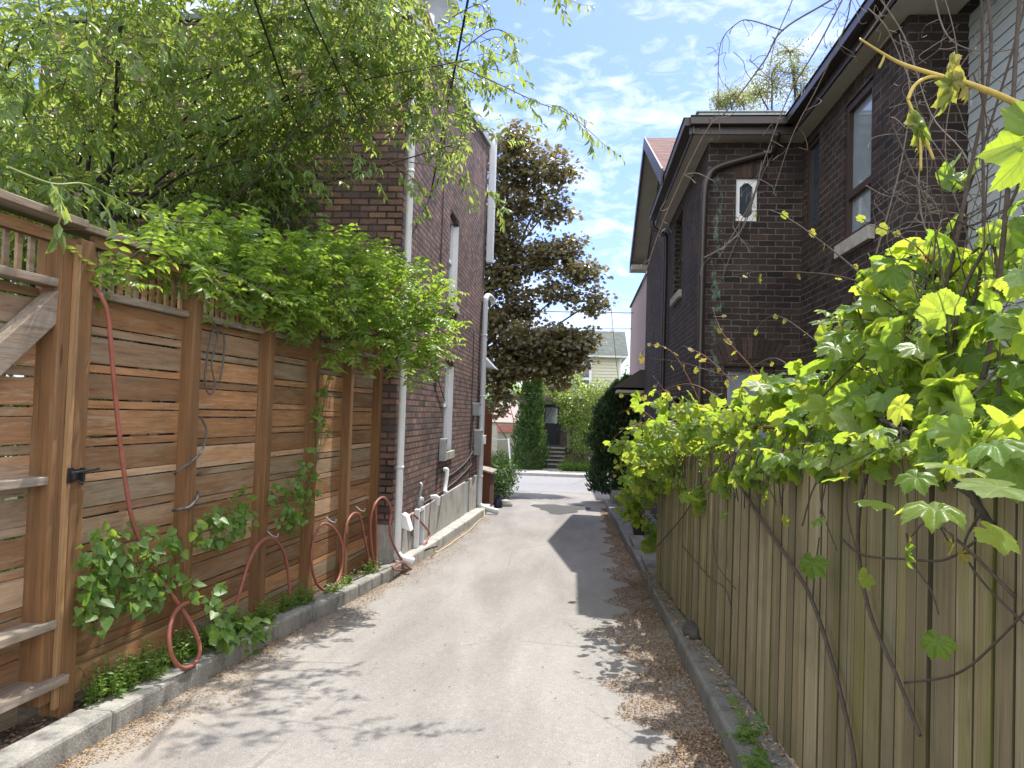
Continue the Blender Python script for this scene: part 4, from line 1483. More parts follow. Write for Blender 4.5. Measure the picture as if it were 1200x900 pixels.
m.hexa([(hx0 - .35, hy0 - .4, 4.621), (hx1 + .35, hy0 - .4, 4.621), (hx1 + .35, hy1, 4.621), (hx0 - .35, hy1, 4.621)], [(hx0 - .35, 41.9, 6.15), (hx1 + .35, 41.9, 6.15), (hx1 + .35, 42.3, 6.15), (hx0 - .35, 42.3, 6.15)])
m.hexa([(-.6, hy0 - .3, 4.63), (.2, hy0 - .3, 4.63), (.2, 41, 4.63), (-.6, 41, 4.63)], [(-.3, 39.4, 5.6), (-.1, 39.4, 5.6), (-.1, 41.5, 5.9), (-.3, 41.5, 5.9)])
m.build('roof', M['shingle_grey'], yh)
m = MB()
m.box(hx1 - .06, hx1 + .04, hy0 - .02, hy0 + .08, -1, 4.5)
m.build('corner_trim', M['white'], yh)
for (a, b, c, d) in ((-.25, .62, 2.75, 4.2), (-2.2, -1.4, 2.75, 4.2)):
    f = frame_y(hy0 - .05, a, b, c, d, .13, .08, 3.4).build('window', M['white'], yh)
    g = MB()
    g.box(a + .1, b - .1, hy0 - .02, hy0 - .01, c + .1, d - .1)
    g.build('pane', M['glass'], f)
# porch and steps
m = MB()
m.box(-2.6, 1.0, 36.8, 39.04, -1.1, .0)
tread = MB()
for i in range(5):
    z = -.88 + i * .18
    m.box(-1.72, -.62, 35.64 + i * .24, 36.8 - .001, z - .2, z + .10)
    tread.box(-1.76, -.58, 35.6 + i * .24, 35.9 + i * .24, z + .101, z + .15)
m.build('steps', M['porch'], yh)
tread.build('treads', M['pavement'], yh)
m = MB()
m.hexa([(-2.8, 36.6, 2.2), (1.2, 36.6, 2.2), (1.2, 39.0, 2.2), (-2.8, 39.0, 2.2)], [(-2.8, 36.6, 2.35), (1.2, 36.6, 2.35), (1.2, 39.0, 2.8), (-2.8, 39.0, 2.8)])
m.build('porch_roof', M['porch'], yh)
d = MB().box(-1.75, -.95, 38.98, 39.045, .0, 2.05).build('door', M['door_dark'], yh)
m = MB()
m.box(-1.65, -1.05, 38.96, 38.975, 1.1, 1.9)
m.build('pane', M['glass_sky'], d)
for x in (-2.5, -1.9, -.45, .9):
    MB().box(x - .06, x + .06, 36.7, 36.82, 0, 2.2).build('porch_post', M['step'], yh)

sh = thing('garden_shed', 'small cream shed with red tin roof across the street', 'shed', (-3.5, 40, gz(40)))
m = MB()
m.box(-4.0, -2.9, 39.5 - 1.2, 38.9, -1.2, .58)
m.build('wall', M['cream'], sh)
m = MB()
m.hexa([(-4.1, 38.2, .581), (-2.8, 38.2, .581), (-2.8, 38.95, .581), (-4.1, 38.95, .581)], [(-4.1, 38.45, .95), (-2.8, 38.45, .95), (-2.8, 38.95, .95), (-4.1, 38.95, .95)])
m.build('roof', M['red_roof'], sh)
nb = thing('far_house', 'pale house with pinkish roof half hidden far behind the cream shed', 'house', (-5.5, 52, -1.2))
m = MB()
m.box(-7.5, -3.3, 52, 58, -1.2, .9)
m.build('wall', M['cream'], nb)
m = MB()
m.hexa([(-7.8, 51.7, .901), (-3.0, 51.7, .901), (-3.0, 58, .901), (-7.8, 58, .901)], [(-7.8, 53.5, 2.0), (-3.0, 53.5, 2.0), (-3.0, 56, 2.0), (-7.8, 56, 2.0)])
m.build('roof', M['pink'], nb)
m = MB()
m.hexa([(-4.9, 46, .55), (-3.3, 46, .55), (-3.3, 48, .55), (-4.9, 48, .55)], [(-4.7, 46.3, .8), (-3.4, 46.3, .8), (-3.4, 47.8, .8), (-4.7, 47.8, .8)])
cn = thing('garden_canopy', 'teal garden canopy on thin posts behind the pale board fence', 'canopy', (-4, 46, -1.1))
m.build('cover', M['teal'], cn)
for (x, y) in ((-4.8, 46.1), (-3.4, 46.1), (-4.8, 47.9), (-3.4, 47.9)):
    MB().box(x - .04, x + .04, y - .04, y + .04, -1.1, .56).build('post', M['white'], cn)
bf = thing('board_fence', 'pale board fence across the street left of the cream shed', 'fence', (-5, 37.5, gz(37)))
m = MB()
x = -7.5
while x < -4.0:
    m.box(x, x + .13, 37.5, 37.53, -1.05, .75 + random.uniform(-.03, .03))
    x += .15
m.build('boards', M['cream'], bf)
for z in (-.6, .4):
    MB().beam((-7.5, 37.56, z), (-4.0, 37.56, z), .05, .09).build('rail', M['cream'], bf)
cf = thing('chain_link_fence', 'low chain link fence with white end post across the street', 'fence', (-2.95, 34.6, gz(34)))
MB().tube([(-2.95, 34.6, -.95), (-3.1, 34.6, .42)], .05, 8).build('post', M['white'], cf)
MB().tube([(-5.6, 34.6, -.95), (-5.6, 34.6, .30)], .04, 8).build('post', M['white'], cf)
m = MB()
m.tube([(-8, 34.6, .3), (-3.08, 34.6, .36)], .025, 6)
m.build('rail', M['grey_metal'], cf)
m = MB()
x = -8.0
while x < -3.0:
    for s in (1, -1):
        a, b = (x, -.9), (x + s * 1.2, .3)
        if -8.2 < b[0] < -3.05:
            m.tube([(a[0], 34.6, a[1]), (b[0], 34.6, b[1])], .006, 3, cap=False)
    x += .16
m.build('mesh', M['grey_metal'], cf)

# wooden bin and post past the left house
bn = thing('storage_bin', 'red brown wooden bin with sloping lid at the far corner of the left house', 'bin', (-2.1, 18, gz(18)))
m = MB()
m.hexa([(-2.55, 17.6, -.75), (-1.98, 17.6, -.75), (-1.98, 18.5, -.75), (-2.55, 18.5, -.75)], [(-2.55, 17.6, .32), (-1.98, 17.6, .18), (-1.98, 18.5, .18), (-2.55, 18.5, .32)])
m.build('body', M['bin_wood'], bn, bevel=.01)
m = MB()
m.hexa([(-2.6, 17.55, .331), (-1.92, 17.55, .171), (-1.92, 18.55, .171), (-2.6, 18.55, .331)], [(-2.6, 17.55, .37), (-1.92, 17.55, .21), (-1.92, 18.55, .21), (-2.6, 18.55, .37)])
m.build('lid', M['rail_grey'], bn)
wf = thing('board_fence', 'narrow red brown wooden fence rising behind the wooden bin', 'fence', (-2.3, 19, gz(19)))
m = MB()
x = -4.2
while x < -2.2:
    m.box(x, x + .12, 18.75, 18.77, -.7, 1.75)
    x += .125
m.build('boards', M['bin_wood'], wf)
m = MB()
m.box(-2.2, -2.1, 18.7, 18.8, -.7, 1.55)
m.build('post', M['bin_wood'], wf)
m = MB()
c = (-1.80, 17.85, gz(17.85))
m.lathe(c, [(0, 0), (.09, .0), (.11, .08), (.09, .17), (.05, .23), (.025, .26), (.045, .30), (0, .31)], 12)
o = m.build('rubbish_bag', M['blue_bag'], None, smooth=True)
for v in o.data.vertices:
    v.co.x += random.uniform(-.02, .02)
    v.co.y += random.uniform(-.02, .02)
tag(o, 'small dark blue tied bag standing beside the wooden bin', 'bag')
m = MB()
m.lathe((-1.66, 18.3, gz(18.3) - .03), [(0, 0), (.14, 0), (.17, .08), (.12, .17), (0, .2)], 10)
tag(m.build('garden_stone', M['sill'], None, bevel=.02), 'rounded pale stone beside the bush at the alley mouth', 'stone')

# manhole-like patch in the far lane
m = MB()
pts = []
for i in range(24):
    a = 2 * PI * i / 24
    r = 1 + .25 * math.sin(3 * a) + .12 * math.sin(7 * a + 1)
    x, y = -.35 + .62 * r * math.cos(a), 18.3 + 1.2 * r * math.sin(a)
    pts.append((x, y, gz(y) + .004))
m.poly(pts)
struct(m.build('lane_patch', M['stone'], None))

# ------------------------------------------------------------------ overhead cables
def cable(label, a, b, sag, r=.011, n=14, group=None):
    a, b = Vector(a), Vector(b)
    pts = [a + (b - a) * (i / n) - Vector((0, 0, sag * 4 * (i / n) * (1 - i / n))) for i in range(n + 1)]
    return tag(MB().tube(pts, r, 6).build('overhead_cable', M['black'], None, smooth=True), label, 'cable', group)


cable('black overhead cable slanting down through the tree to the brick wall, leftmost of three', aty(262, -110, 4.2), aty(372, 205, 8.74), .05, .009)
cable('black overhead cable crossing the upper middle of the tree to the brick wall', aty(330, -60, 4.6), aty(440, 165, 8.74), .06, .008)
cable('black overhead cable dropping steeply to the sunlit side wall of the left house', aty(556, -40, 6.0), atx(504, 232, LX + .01), .0, .011)
cable('thin street cable strung low across the far sky, upper of the pair', (-22, 30, 5.9), (18, 31, 6.0), .3, .018)
cable('thin street cable strung low across the far sky, lower of the pair', (-22, 30.4, 5.35), (18, 31.4, 5.7), .5, .014)
cable('faint service cable falling from the street to the yellow house', (1.2, 31, 5.9), (2.0, 39, 3.2), .2, .012)

# ------------------------------------------------------------------ vegetation
def crown(LV, TB, blobs, per, twig_len, nleaf, leaf, ratio, droop=.5, hang=.5, outward=.7, r=.004, pinnate=False, shell=.35, bias=(0, 0, .15)):
    for bl in blobs:
        c, rad = np.array(bl[0]), np.array(bl[1])
        n = int(per * bl[2])
        P, U = blob_points(c, rad, n, shell)
        for p, u in zip(P, U):
            d = u * outward + rng.normal(size=3) * .6 + np.array(bias)
            twig(LV, TB, p, d, twig_len * rng.uniform(.6, 1.3), nleaf, leaf, droop, r, ratio, hang, pinnate)


def B(px, py, Y, r, k=1.0):
    c = aty(px, py, Y)
    r = r if hasattr(r, '__len__') else (r, r, r * .9)
    return (tuple(c), r, k)


# -- big tree behind the left fence
tr = thing('garden_tree', 'large fresh green tree with drooping slender leaves over the cedar fence', 'tree', (-4.6, 6.6, gz(6.6)))
LV, TB = Leaves(), MB()
blobs = [B(20, 120, 5.2, .8), B(60, 10, 5.0, .8), B(130, 70, 6.0, .95, 1.1), B(250, 80, 6.4, 1.0, 1.2), B(350, 65, 6.8, .8, 1.1), B(430, 70, 7.4, .55, .8), B(490, 110, 7.7, (.4, .4, .45), .40),
         B(120, 190, 6.8, .85), B(240, 190, 7.2, .8), B(310, 150, 7.4, .65, .9), B(385, 110, 7.3, .5, .7), B(550, 70, 7.0, (.3, .4, .35), .22), B(200, -60, 5.6, 1.0), B(350, -70, 6.0, .9), B(450, -70, 6.8, .55, .5),
         B(400, 10, 6.6, .6, .8), B(15, 225, 5.0, .42, .6), B(530, 170, 7.6, (.25, .3, .2), .14), B(515, 75, 7.6, .3, .25), B(300, 215, 7.4, .4, .5)]
crown(LV, TB, blobs, 118, .5, 13, .098, .37, droop=.55, hang=.6)


def spray(LV, TB, pts, sub, leaf, ratio, nleaf=12, length=.3, r=.006, droop=.8, hang=.8, pinnate=False):
    pts = smooth_path(pts, 6)
    TB.tube(pts, [r * (1 - .6 * i / (len(pts) - 1)) for i in range(len(pts))], 5)
    for i in range(sub):
        t = .12 + .88 * (i + .5) / sub
        k = min(int(t * (len(pts) - 1)), len(pts) - 2)
        d = (pts[k + 1] - pts[k]).normalized()
        s = d.cross(Vector((0, 0, 1))).normalized() * (1 if i % 2 else -1)
        dd = d * .7 + s * .6 + Vector(rng.normal(size=3) * .25)
        twig(LV, TB, pts[k], dd, length * rng.uniform(.6, 1.2), nleaf, leaf, droop, r * .45, ratio, hang, pinnate)


for path, sub, ln in (([(520, 70, 6.4), (570, 92, 6.3), (630, 120, 6.1), (665, 133, 6.0), (698, 160, 5.9)], 13, .30), ([(540, 60, 6.3), (575, 35, 6.2), (598, 42, 6.1), (605, 58, 6.1)], 6, .22),
                      ([(560, -40, 5.6), (610, -22, 5.4), (640, -18, 5.3), (655, -6, 5.3)], 8, .26), ([(500, 120, 6.8), (550, 140, 6.7), (590, 165, 6.6), (612, 150, 6.5)], 7, .26),
                      ([(480, 190, 6.9), (530, 200, 6.9), (570, 225, 6.8), (585, 240, 6.8)], 8, .26), ([(530, 20, 6.2), (560, 5, 6.1), (570, 15, 6.1)], 4, .2),
                      ([(400, 170, 6.6), (430, 185, 6.5), (440, 215, 6.5)], 5, .22), ([(455, 190, 6.8), (490, 215, 6.7), (500, 250, 6.7)], 6, .25), ([(340, 190, 6.4), (365, 205, 6.3), (375, 225, 6.3)], 5, .22)):
    spray(LV, TB, [aty(*p) for p in path], sub, .085, .33, 10, ln)
tc = Vector((-4.6, 6.6, gz(6.6)))
m = MB()
limb(m, tc, (-4.5, 6.5, 3.0), .17, .13, wob=.03)
fork = (-4.9, 7.0, 3.6)
limb(m, (-4.5, 6.5, 2.95), fork, .13, .09, wob=.03)
for i, bl in enumerate(blobs):
    limb(m, fork if i % 2 else (-4.5, 6.5, 2.9), bl[0], .028 if bl[0][0] < -2.7 else .014, .006, wob=.10, sides=6)
for v in (m,):
    m.build('trunk', M['bark_dark'], tr, smooth=True)
TB.build('twigs', M['bark'], tr, fix=False)
LV.build('foliage', T_LANCE, M['lf_tree'], tr)

# -- deeper green tree close to the house wall
tr = thing('garden_tree', 'deep green bushy tree between the fence and the left brick wall', 'tree', (-4.2, 8.0, gz(8)))
LV, TB = Leaves(), MB()
blobs = [B(70, 235, 7.6, .75), B(170, 245, 7.9, .7), B(265, 250, 8.0, .6), B(318, 255, 7.9, .35, .8), B(-30, 160, 7.8, 1.1), B(60, 120, 8.0, .9), B(180, 130, 8.1, .8, .9), B(290, 120, 8.2, .6, .8), B(-120, 60, 8.0, 1.3),
         B(120, 360, 7.6, .6), B(220, 370, 7.8, .5), B(310, 390, 8.1, .4), B(20, 340, 6.2, .7), B(-60, 260, 5.5, .6), B(10, 440, 6.5, .8), B(30, 530, 6.2, .7), B(-40, 400, 6.0, .8), B(-30, 480, 5, .6),
         ((-4.2, 3.0, .7), (.5, 1.2, .9), 1.3), ((-4.0, 4.6, .6), (.5, .9, .8), 1.0), ((-4.3, 2.6, 1.9), (.5, 1.0, .6), .9)]  # low blobs behind gate and fence are added to block light through gaps
crown(LV, TB, blobs, 78, .45, 14, .085, .45, droop=.4, hang=.4)
m = MB()
limb(m, (-4.2, 8.0, gz(8) - .05), (-4.3, 7.9, 2.2), .11, .08, wob=.03)
for bl in blobs:
    limb(m, (-4.3, 7.9, 2.0 + random.uniform(-.3, .3)), bl[0], .04, .01, wob=.08, sides=5)
m.build('trunk', M['bark_dark'], tr, smooth=True)
TB.build('twigs', M['bark_dark'], tr, fix=False)
LV.build('foliage', T_LANCE, M['lf_back'], tr)

# -- bright locust-like shrub spilling over the fence top
tr = thing('locust_shrub', 'bright green shrub with feathery leaflets spilling over the fence top', 'shrub', (-3.2, 6.6, gz(6.6)))
LV, TB = Leaves(), MB()
blobs = [B(190, 283, 4.9, (.25, .25, .15), .35), B(265, 310, 5.5, (.35, .35, .25), .6), B(335, 335, 6.1, (.40, .4, .33), .9), B(405, 335, 6.8, (.42, .42, .4), 1.0), B(465, 350, 7.4, (.42, .45, .42), 1.0), B(490, 400, 7.6, (.30, .35, .28), .6),
         B(385, 312, 6.7, (.35, .35, .22), .6), B(310, 305, 6.1, (.38, .38, .2), .5), B(430, 395, 7.2, (.3, .3, .2), .45), B(505, 375, 7.8, (.22, .3, .3), .4), B(455, 325, 7.6, (.35, .35, .22), .4), B(240, 285, 5.4, (.3, .3, .16), .35), B(350, 365, 6.2, (.25, .3, .14), .35), B(300, 340, 5.7, (.2, .3, .1), .25), B(130, 320, 4.0, (.12, .12, .06), .08), B(225, 322, 4.8, (.14, .25, .08), .18), B(290, 340, 5.4, (.14, .25, .09), .2), B(345, 365, 6.0, (.13, .25, .09), .2), B(165, 315, 4.3, (.10, .15, .06), .12), B(200, 305, 4.6, (.15, .2, .06), .16)]
crown(LV, TB, blobs, 125, .24, 5, .075, .44, droop=.4, hang=.22, pinnate=True, r=.0028, outward=.6)
for path, sub in (([(330, 330, 6.2), (300, 345, 5.9), (270, 350, 5.6)], 4), ([(240, 285, 5.3), (205, 300, 5.0), (160, 315, 4.7), (125, 325, 4.4)], 6), ([(430, 380, 7.0), (400, 405, 6.8), (385, 430, 6.7)], 5),
                  ([(480, 390, 7.4), (515, 405, 7.4), (530, 395, 7.5)], 5), ([(270, 330, 5.5), (240, 355, 5.2), (222, 370, 5.0)], 4), ([(400, 420, 6.9), (380, 460, 6.8), (372, 490, 6.8)], 4),
                  ([(450, 430, 7.4), (480, 445, 7.3), (500, 440, 7.3)], 4), ([(460, 300, 7.2), (500, 320, 7.2), (535, 345, 7.2)], 5)):
    spray(LV, TB, [aty(*p) for p in path], sub, .068, .42, 6, .26, r=.005, droop=.5, hang=.2, pinnate=True)
m = MB()
for k in range(5):
    limb(m, (-3.2 + .08 * k, 6.4 + .12 * k, gz(6.6)), (-3.1 + .05 * k, 6.2 + .25 * k, 2.3), .03, .022, wob=.05, sides=6)
for bl in blobs:
    limb(m, (-3.05, 6.6, 2.2), bl[0], .02, .008, wob=.08, sides=5)
m.build('trunk', M['bark'], tr, smooth=True)
TB.build('twigs', M['stem_green'], tr, fix=False)
LV.build('foliage', T_LANCE, M['lf_locust'], tr)

# -- big leaves dangling in front of the gate top
tr = thing('hanging_vine', 'sprig of broad pointed leaves hanging over the gate cap', 'vine', aty(75, 250, 3.45))
LV, TB = Leaves(), MB()
TB.tube(smooth_path([aty(*p) for p in ((10, 196, 3.5), (60, 215, 3.6), (95, 215, 3.8), (120, 225, 4.2), (180, 255, 4.5), (250, 262, 5.0))], 6), .006, 5)
for path, sub, lf in (([(60, 215, 3.6), (72, 245, 3.45), (66, 270, 3.40), (64, 285, 3.40)], 7, .105), ([(95, 215, 3.8), (120, 240, 3.8), (140, 275, 3.8)], 7, .09), ([(60, 215, 3.6), (66, 225, 3.5), (75, 235, 3.5)], 6, .09),
                      ([(120, 225, 4.2), (160, 245, 4.2), (190, 250, 4.3)], 8, .08), ([(180, 255, 4.5), (215, 265, 4.6), (245, 270, 4.7)], 8, .08)):
    pts = smooth_path([aty(*p) for p in path], 5)
    TB.tube(pts, .0035, 5)
    for i in range(sub):
        k = int((i + 1) / sub * (len(pts) - 2))
        d = rng.normal(size=3) * .5 + np.array((0.1, -.1, -1.0))
        LV.add(pts[k], d, rng.normal(size=3) * .5 + np.array((.6, -.4, .5)), lf * rng.uniform(.7, 1.15), lf * .40)
TB.build('stem', M['stem_green'], tr, fix=False)
LV.build('leaves', T_LANCE, M['lf_tree'], tr)

# -- weeds and climbers at the left fence foot
SUNV = np.array((.21, .47, 1.0))


def clump(name, label, cat, spots, leaf, n, tmpl, mat, stemmat, root=None, nb=(.8, -.5, .6), wr=.9, off=(.02, .14), hang=.5, fun=None, group=None):
    """Climber against the fence: spots are (px, py, rx, ry, weight) in the photo, put on the fence's front."""
    fun = fun or fp
    c = fun(spots[0][0], spots[0][1], .05)
    root = root or (c.x, c.y, gz(c.y) + .1)
    t = thing(name, label, cat, root, group)
    LV, TB = Leaves(), MB()
    tot = sum(s[4] for s in spots)
    TB.tube(smooth_path([fun(s[0], s[1] + s[3], .02) for s in spots], 4), .003, 5) if len(spots) > 1 else None
    for s in spots:
        k = int(n * s[4] / tot)
        anchor = fun(s[0], s[1] + s[3], .02)
        for i in range(k):
            a, q = rng.uniform(0, 2 * PI), math.sqrt(rng.random()) ** 1.0
            p = fun(s[0] + s[2] * q * math.cos(a), s[1] + s[3] * q * math.sin(a), rng.uniform(*off))
            d = rng.normal(size=3) * .6 + np.array((.3, -.2, -hang))
            nn = np.array(nb) + rng.normal(size=3) * .45
            l = leaf * rng.uniform(.55, 1.25)
            LV.add(p, d, nn, l, l * wr)
            if i % 4 == 0:
                b = Vector(p)
                mid = (anchor + b) / 2 + Vector((random.uniform(0, .03), random.uniform(-.05, .05), random.uniform(-.02, .04)))
                TB.tube(smooth_path([anchor, mid, b], 4), .0022, 4)
    TB.build('stem', stemmat, t, fix=False)
    LV.build('leaves', tmpl, mat, t)
    return t


clump('climbing_weed', 'large leafy bindweed climbing the fence beside the gate post', 'climber', [(125, 655, 35, 35, 1.2), (140, 690, 50, 30, 1.3), (165, 640, 35, 25, .6), (110, 710, 22, 35, .5), (190, 665, 25, 35, .5), (175, 700, 30, 25, .5), (205, 640, 12, 30, .25)],
      .066, 330, T_HEART, M['lf_weed'], M['stem_green'])
clump('climbing_weed', 'small bushy climber on the boards right of the second fence post', 'climber', [(272, 605, 28, 22, 1.2), (255, 620, 30, 22, 1.0), (285, 590, 14, 20, .5), (248, 635, 18, 10, .4)],
      .06, 150, T_HEART, M['lf_weed'], M['stem_green'])
clump('climbing_weed', 'leafy climber trained up a string by the fourth fence post', 'climber', [(340, 590, 26, 30, 1.4), (350, 560, 16, 22, .5), (365, 540, 10, 25, .25), (340, 612, 18, 14, .6), (372, 500, 6, 40, .2), (378, 450, 6, 30, .15), (362, 570, 15, 15, .3)],
      .06, 190, T_HEART, M['lf_weed'], M['stem_green'])
m = MB()
clump('weed_clump', 'sprawling leafy weed on the kerb beside the low hose loop', 'weed', [(285, 745, 26, 20, 1.2), (300, 735, 22, 15, .8), (258, 735, 16, 25, .8), (250, 700, 10, 14, .2), (258, 690, 8, 10, .12), (225, 690, 8, 14, .2)],
      .075, 170, T_HEART, M['lf_weed'], M['stem_green'], off=(.08, .30), nb=(.5, -.3, 1))


def ground_weed(label, spots, leaf, n, h, group):
    """Low bushy weeds standing on the soil: spots (x, y, rx, ry)."""
    t = thing('weed_clump', label, 'weed', (spots[0][0], spots[0][1], gz(spots[0][1]) + .1), group)
    LV, TB = Leaves(), MB()
    for (x, y, ra, rb) in spots:
        for i in range(n):
            a, q = rng.uniform(0, 2 * PI), math.sqrt(rng.random())
            bx, by = x + ra * q * math.cos(a), y + rb * q * math.sin(a)
            hh = h * (1 - .5 * q) * rng.uniform(.5, 1.15)
            z0 = gz(by) + .10
            top = Vector((bx + rng.normal() * .03, by + rng.normal() * .03, z0 + hh))
            TB.tube([(bx, by, z0 - .02), top], .002, 3, cap=False)
            for k in range(9):
                u = .25 + .75 * k / 8
                p = Vector((bx, by, z0)).lerp(top, u)
                ang = k * 2.4 + a
                d = np.array((math.cos(ang), math.sin(ang), .25))
                l = leaf * rng.uniform(.6, 1.2) * (1.1 - .4 * u)
                LV.add(p, d, np.array((0, 0, 1)) + rng.normal(size=3) * .35, l, l * .5)
    TB.build('stem', M['stem_green'], t, fix=False)['kind'] = 'stuff'
    LV.build('leaves', T_SMALL, M['lf_weed'], t)


GW = 'low weeds along the fence foot'
ground_weed('low green weeds crowding the soil beside the gate post foot', [(-2.52, 4.1, .08, .2), (-2.50, 4.4, .08, .2), (-2.48, 4.75, .07, .15)], .045, 60, .27, None)
ground_weed('low green weeds under the second fence post', [(-2.45, 5.05, .07, .2), (-2.43, 5.35, .07, .2)], .045, 44, .26, None)
ground_weed('low green weeds under the tall arched hose loop', [(-2.36, 5.75, .07, .16), (-2.34, 6.2, .05, .14), (-2.32, 6.5, .06, .15)], .045, 40, .26, None)
ground_weed('low green weeds by the fourth fence post foot', [(-2.24, 7.05, .06, .15), (-2.2, 7.4, .05, .12)], .045, 18, .16, None)
ground_weed('small weed sprouting at the last fence post', [(-2.14, 8.1, .05, .2)], .05, 18, .25, None)

# -- grape vine on the right fence
RFN = 0.034


def fpr(x, y, off=0.0):
    """Photo position onto the plane of the right fence, moved off metres toward the alley."""
    v = ray(x, y)
    c = 1.03 + RFN * 3.73 - off
    t = (c - (CAM.x + RFN * CAM.y)) / (v.x + RFN * v.y)
    return CAM + v * t


def grape(LV, TB, blobs, leaf, nb=(.25, .35, 1.0), jit=.55, hang=.55, pet=True):
    for (c, r, n) in blobs:
        P, U = blob_points(c, r, int(n), .15)
        for p, u in zip(P, U):
            d = u * .5 + rng.normal(size=3) * .5 + np.array((-.25, -.35, -hang))
            nn = np.array(nb) + rng.normal(size=3) * jit
            l = leaf * (.38 + .85 * rng.random() ** .9)
            LV.add(p, d, nn, l, l * rng.uniform(1.0, 1.2))
            if pet and rng.random() < .5:
                q = np.array(p) - d / np.linalg.norm(d) * l * .8 + np.array((0, 0, -.03)) + rng.normal(size=3) * .02
                TB.tube([q, (q + p) / 2 + np.array((0, 0, .012)), p + d / np.linalg.norm(d) * l * .2], .0022, 4)


gv = thing('grape_vine', 'large sunlit grape vine piled over the near end of the picket fence', 'vine', (rx(3) + .25, 3.2, gz(3.2)))
LV, TB = Leaves(), MB()
blobs = [B(1160, 420, 2.75, (.28, .4, .20), 60), B(1080, 400, 3.1, (.30, .42, .22), 72), B(1010, 430, 3.6, (.26, .45, .18), 76), B(940, 462, 4.4, (.28, .5, .14), 85), B(1130, 340, 3.0, (.2, .3, .15), 26), B(1040, 345, 3.3, (.18, .3, .12), 20),
         B(1150, 475, 2.6, (.26, .35, .12), 62), B(1050, 480, 3.1, (.26, .4, .11), 85), B(970, 495, 3.8, (.24, .4, .10), 80), B(1190, 360, 2.4, (.15, .25, .2), 18), B(1080, 330, 3.6, (.3, .3, .12), 20), B(1180, 260, 2.7, (.1, .2, .15), 9), B(1130, 300, 3.0, (.22, .3, .14), 26), B(1030, 310, 3.3, (.12, .2, .07), 9), B(1000, 380, 3.7, (.2, .3, .1), 22), B(1195, 200, 2.6, (.08, .1, .12), 5), B(1130, 195, 3.0, (.06, .1, .05), 4),
         B(1120, 520, 2.5, (.12, .25, .06), 24), B(1000, 530, 3.2, (.12, .3, .06), 34), B(900, 525, 4.5, (.14, .35, .08), 44)]
grape(LV, TB, blobs, .125)
gv_leaves = LV
LV2 = Leaves()


def shoot(TB, LVy, path, r, leaves, leaf, mult=1):
    pts = smooth_path([p if isinstance(p, Vector) else aty(*p) for p in path], 7)
    TB.tube(pts, [r * (1 - .75 * i / (len(pts) - 1)) for i in range(len(pts))], 6)
    for i in range(leaves):
        k = int((.25 + .75 * (i + rng.random() * .6) / leaves) * (len(pts) - 2))
        d = rng.normal(size=3) * .5 + np.array((0, -.1, -.8))
        p = np.array(pts[k]) + rng.normal(size=3) * .012
        TB.tube([pts[k], p + d / np.linalg.norm(d) * leaf * .35], r * .45, 4)
        l = leaf * rng.uniform(.5, 1.15)
        LVy.add(p + d / np.linalg.norm(d) * leaf * .2, d, rng.normal(size=3) * .8 + np.array((.1, .1, .4)), l, l * rng.uniform(.6, .95))
    return pts


CN = MB()
for path, r, n in (([(1110, 420, 3.1), (1040, 350, 3.3), (965, 285, 3.5), (905, 247, 3.7), (866, 253, 3.8)], .005, 6), ([(1060, 360, 3.2), (990, 325, 3.4), (900, 318, 3.6), (858, 323, 3.7)], .004, 5),
                   ([(960, 470, 4.3), (910, 420, 4.6), (860, 440, 4.9), (800, 425, 5.4), (762, 420, 5.8)], .005, 6), ([(1000, 440, 3.7), (950, 395, 3.9), (905, 370, 4.1), (872, 405, 4.2)], .004, 5),
                   ([(1130, 380, 3.0), (1085, 300, 3.0), (1040, 270, 3.1), (1008, 262, 3.2)], .004, 6), ([(1090, 420, 3.2), (1040, 380, 3.2), (985, 375, 3.3), (945, 380, 3.4)], .004, 4),
                   ([(1180, 420, 2.5), (1130, 470, 2.4), (1040, 520, 2.6), (960, 560, 2.9)], .005, 5), ([(1190, 700, 2.0), (1130, 640, 2.1), (1090, 610, 2.2), (1068, 628, 2.2)], .005, 4)):
    shoot(CN, LV2, path, r, n, .06)
# canes and woody stems through the heap
pts = smooth_path([aty(*p) for p in ((1260, 800, 1.93), (1205, 680, 2.03), (1165, 618, 2.12), (1112, 552, 2.3), (1060, 505, 2.6), (1000, 480, 3.2))], 9)
pts = [p + Vector(rng.normal(size=3) * .003) for p in pts]
MB().tube(pts, [(.0155 - .009 * i / len(pts)) * random.uniform(.85, 1.2) for i in range(len(pts))], 8).build('trunk', M['bark_dark'], gv, smooth=True)
for path, r in (([(1150, 500, 2.6), (1172, 420, 2.7), (1188, 250, 2.7), (1196, 60, 2.7), (1190, -60, 2.7)], .011),
                ([(1080, 430, 3.0), (1112, 330, 2.9), (1140, 200, 2.85), (1142, 60, 2.8), (1135, -60, 2.8)], .009), ([(1100, 440, 3.0), (1128, 330, 2.9), (1162, 150, 2.85), (1158, -50, 2.8)], .008),
                ([(1060, 440, 3.2), (1102, 330, 3.1), (1160, 180, 3.0), (1185, 40, 2.9), (1180, -50, 2.9)], .006), ([(1120, 440, 2.9), (1150, 350, 2.8), (1200, 200, 2.7), (1240, 100, 2.6)], .008),
                ([(1180, 480, 2.5), (1165, 380, 2.6), (1130, 300, 2.8), (1095, 330, 3.0), (1060, 400, 3.1)], .006), ([(980, 330, 3.5), (1040, 440, 3.2), (1090, 490, 3.0)], .004), ([(905, 520, 4.0), (1000, 440, 3.4), (1060, 380, 3.2), (1110, 320, 3.1)], .005),
                ([(1075, 440, 3.2), (1095, 360, 3.15), (1130, 290, 3.1), (1170, 250, 3.0), (1230, 230, 2.9)], .005)):
    pts = smooth_path([aty(*p) + Vector(rng.normal(size=3) * .035) for p in path], 7)
    CN.tube(pts, [r * (1 - .4 * i / len(pts)) for i in range(len(pts))], 6)
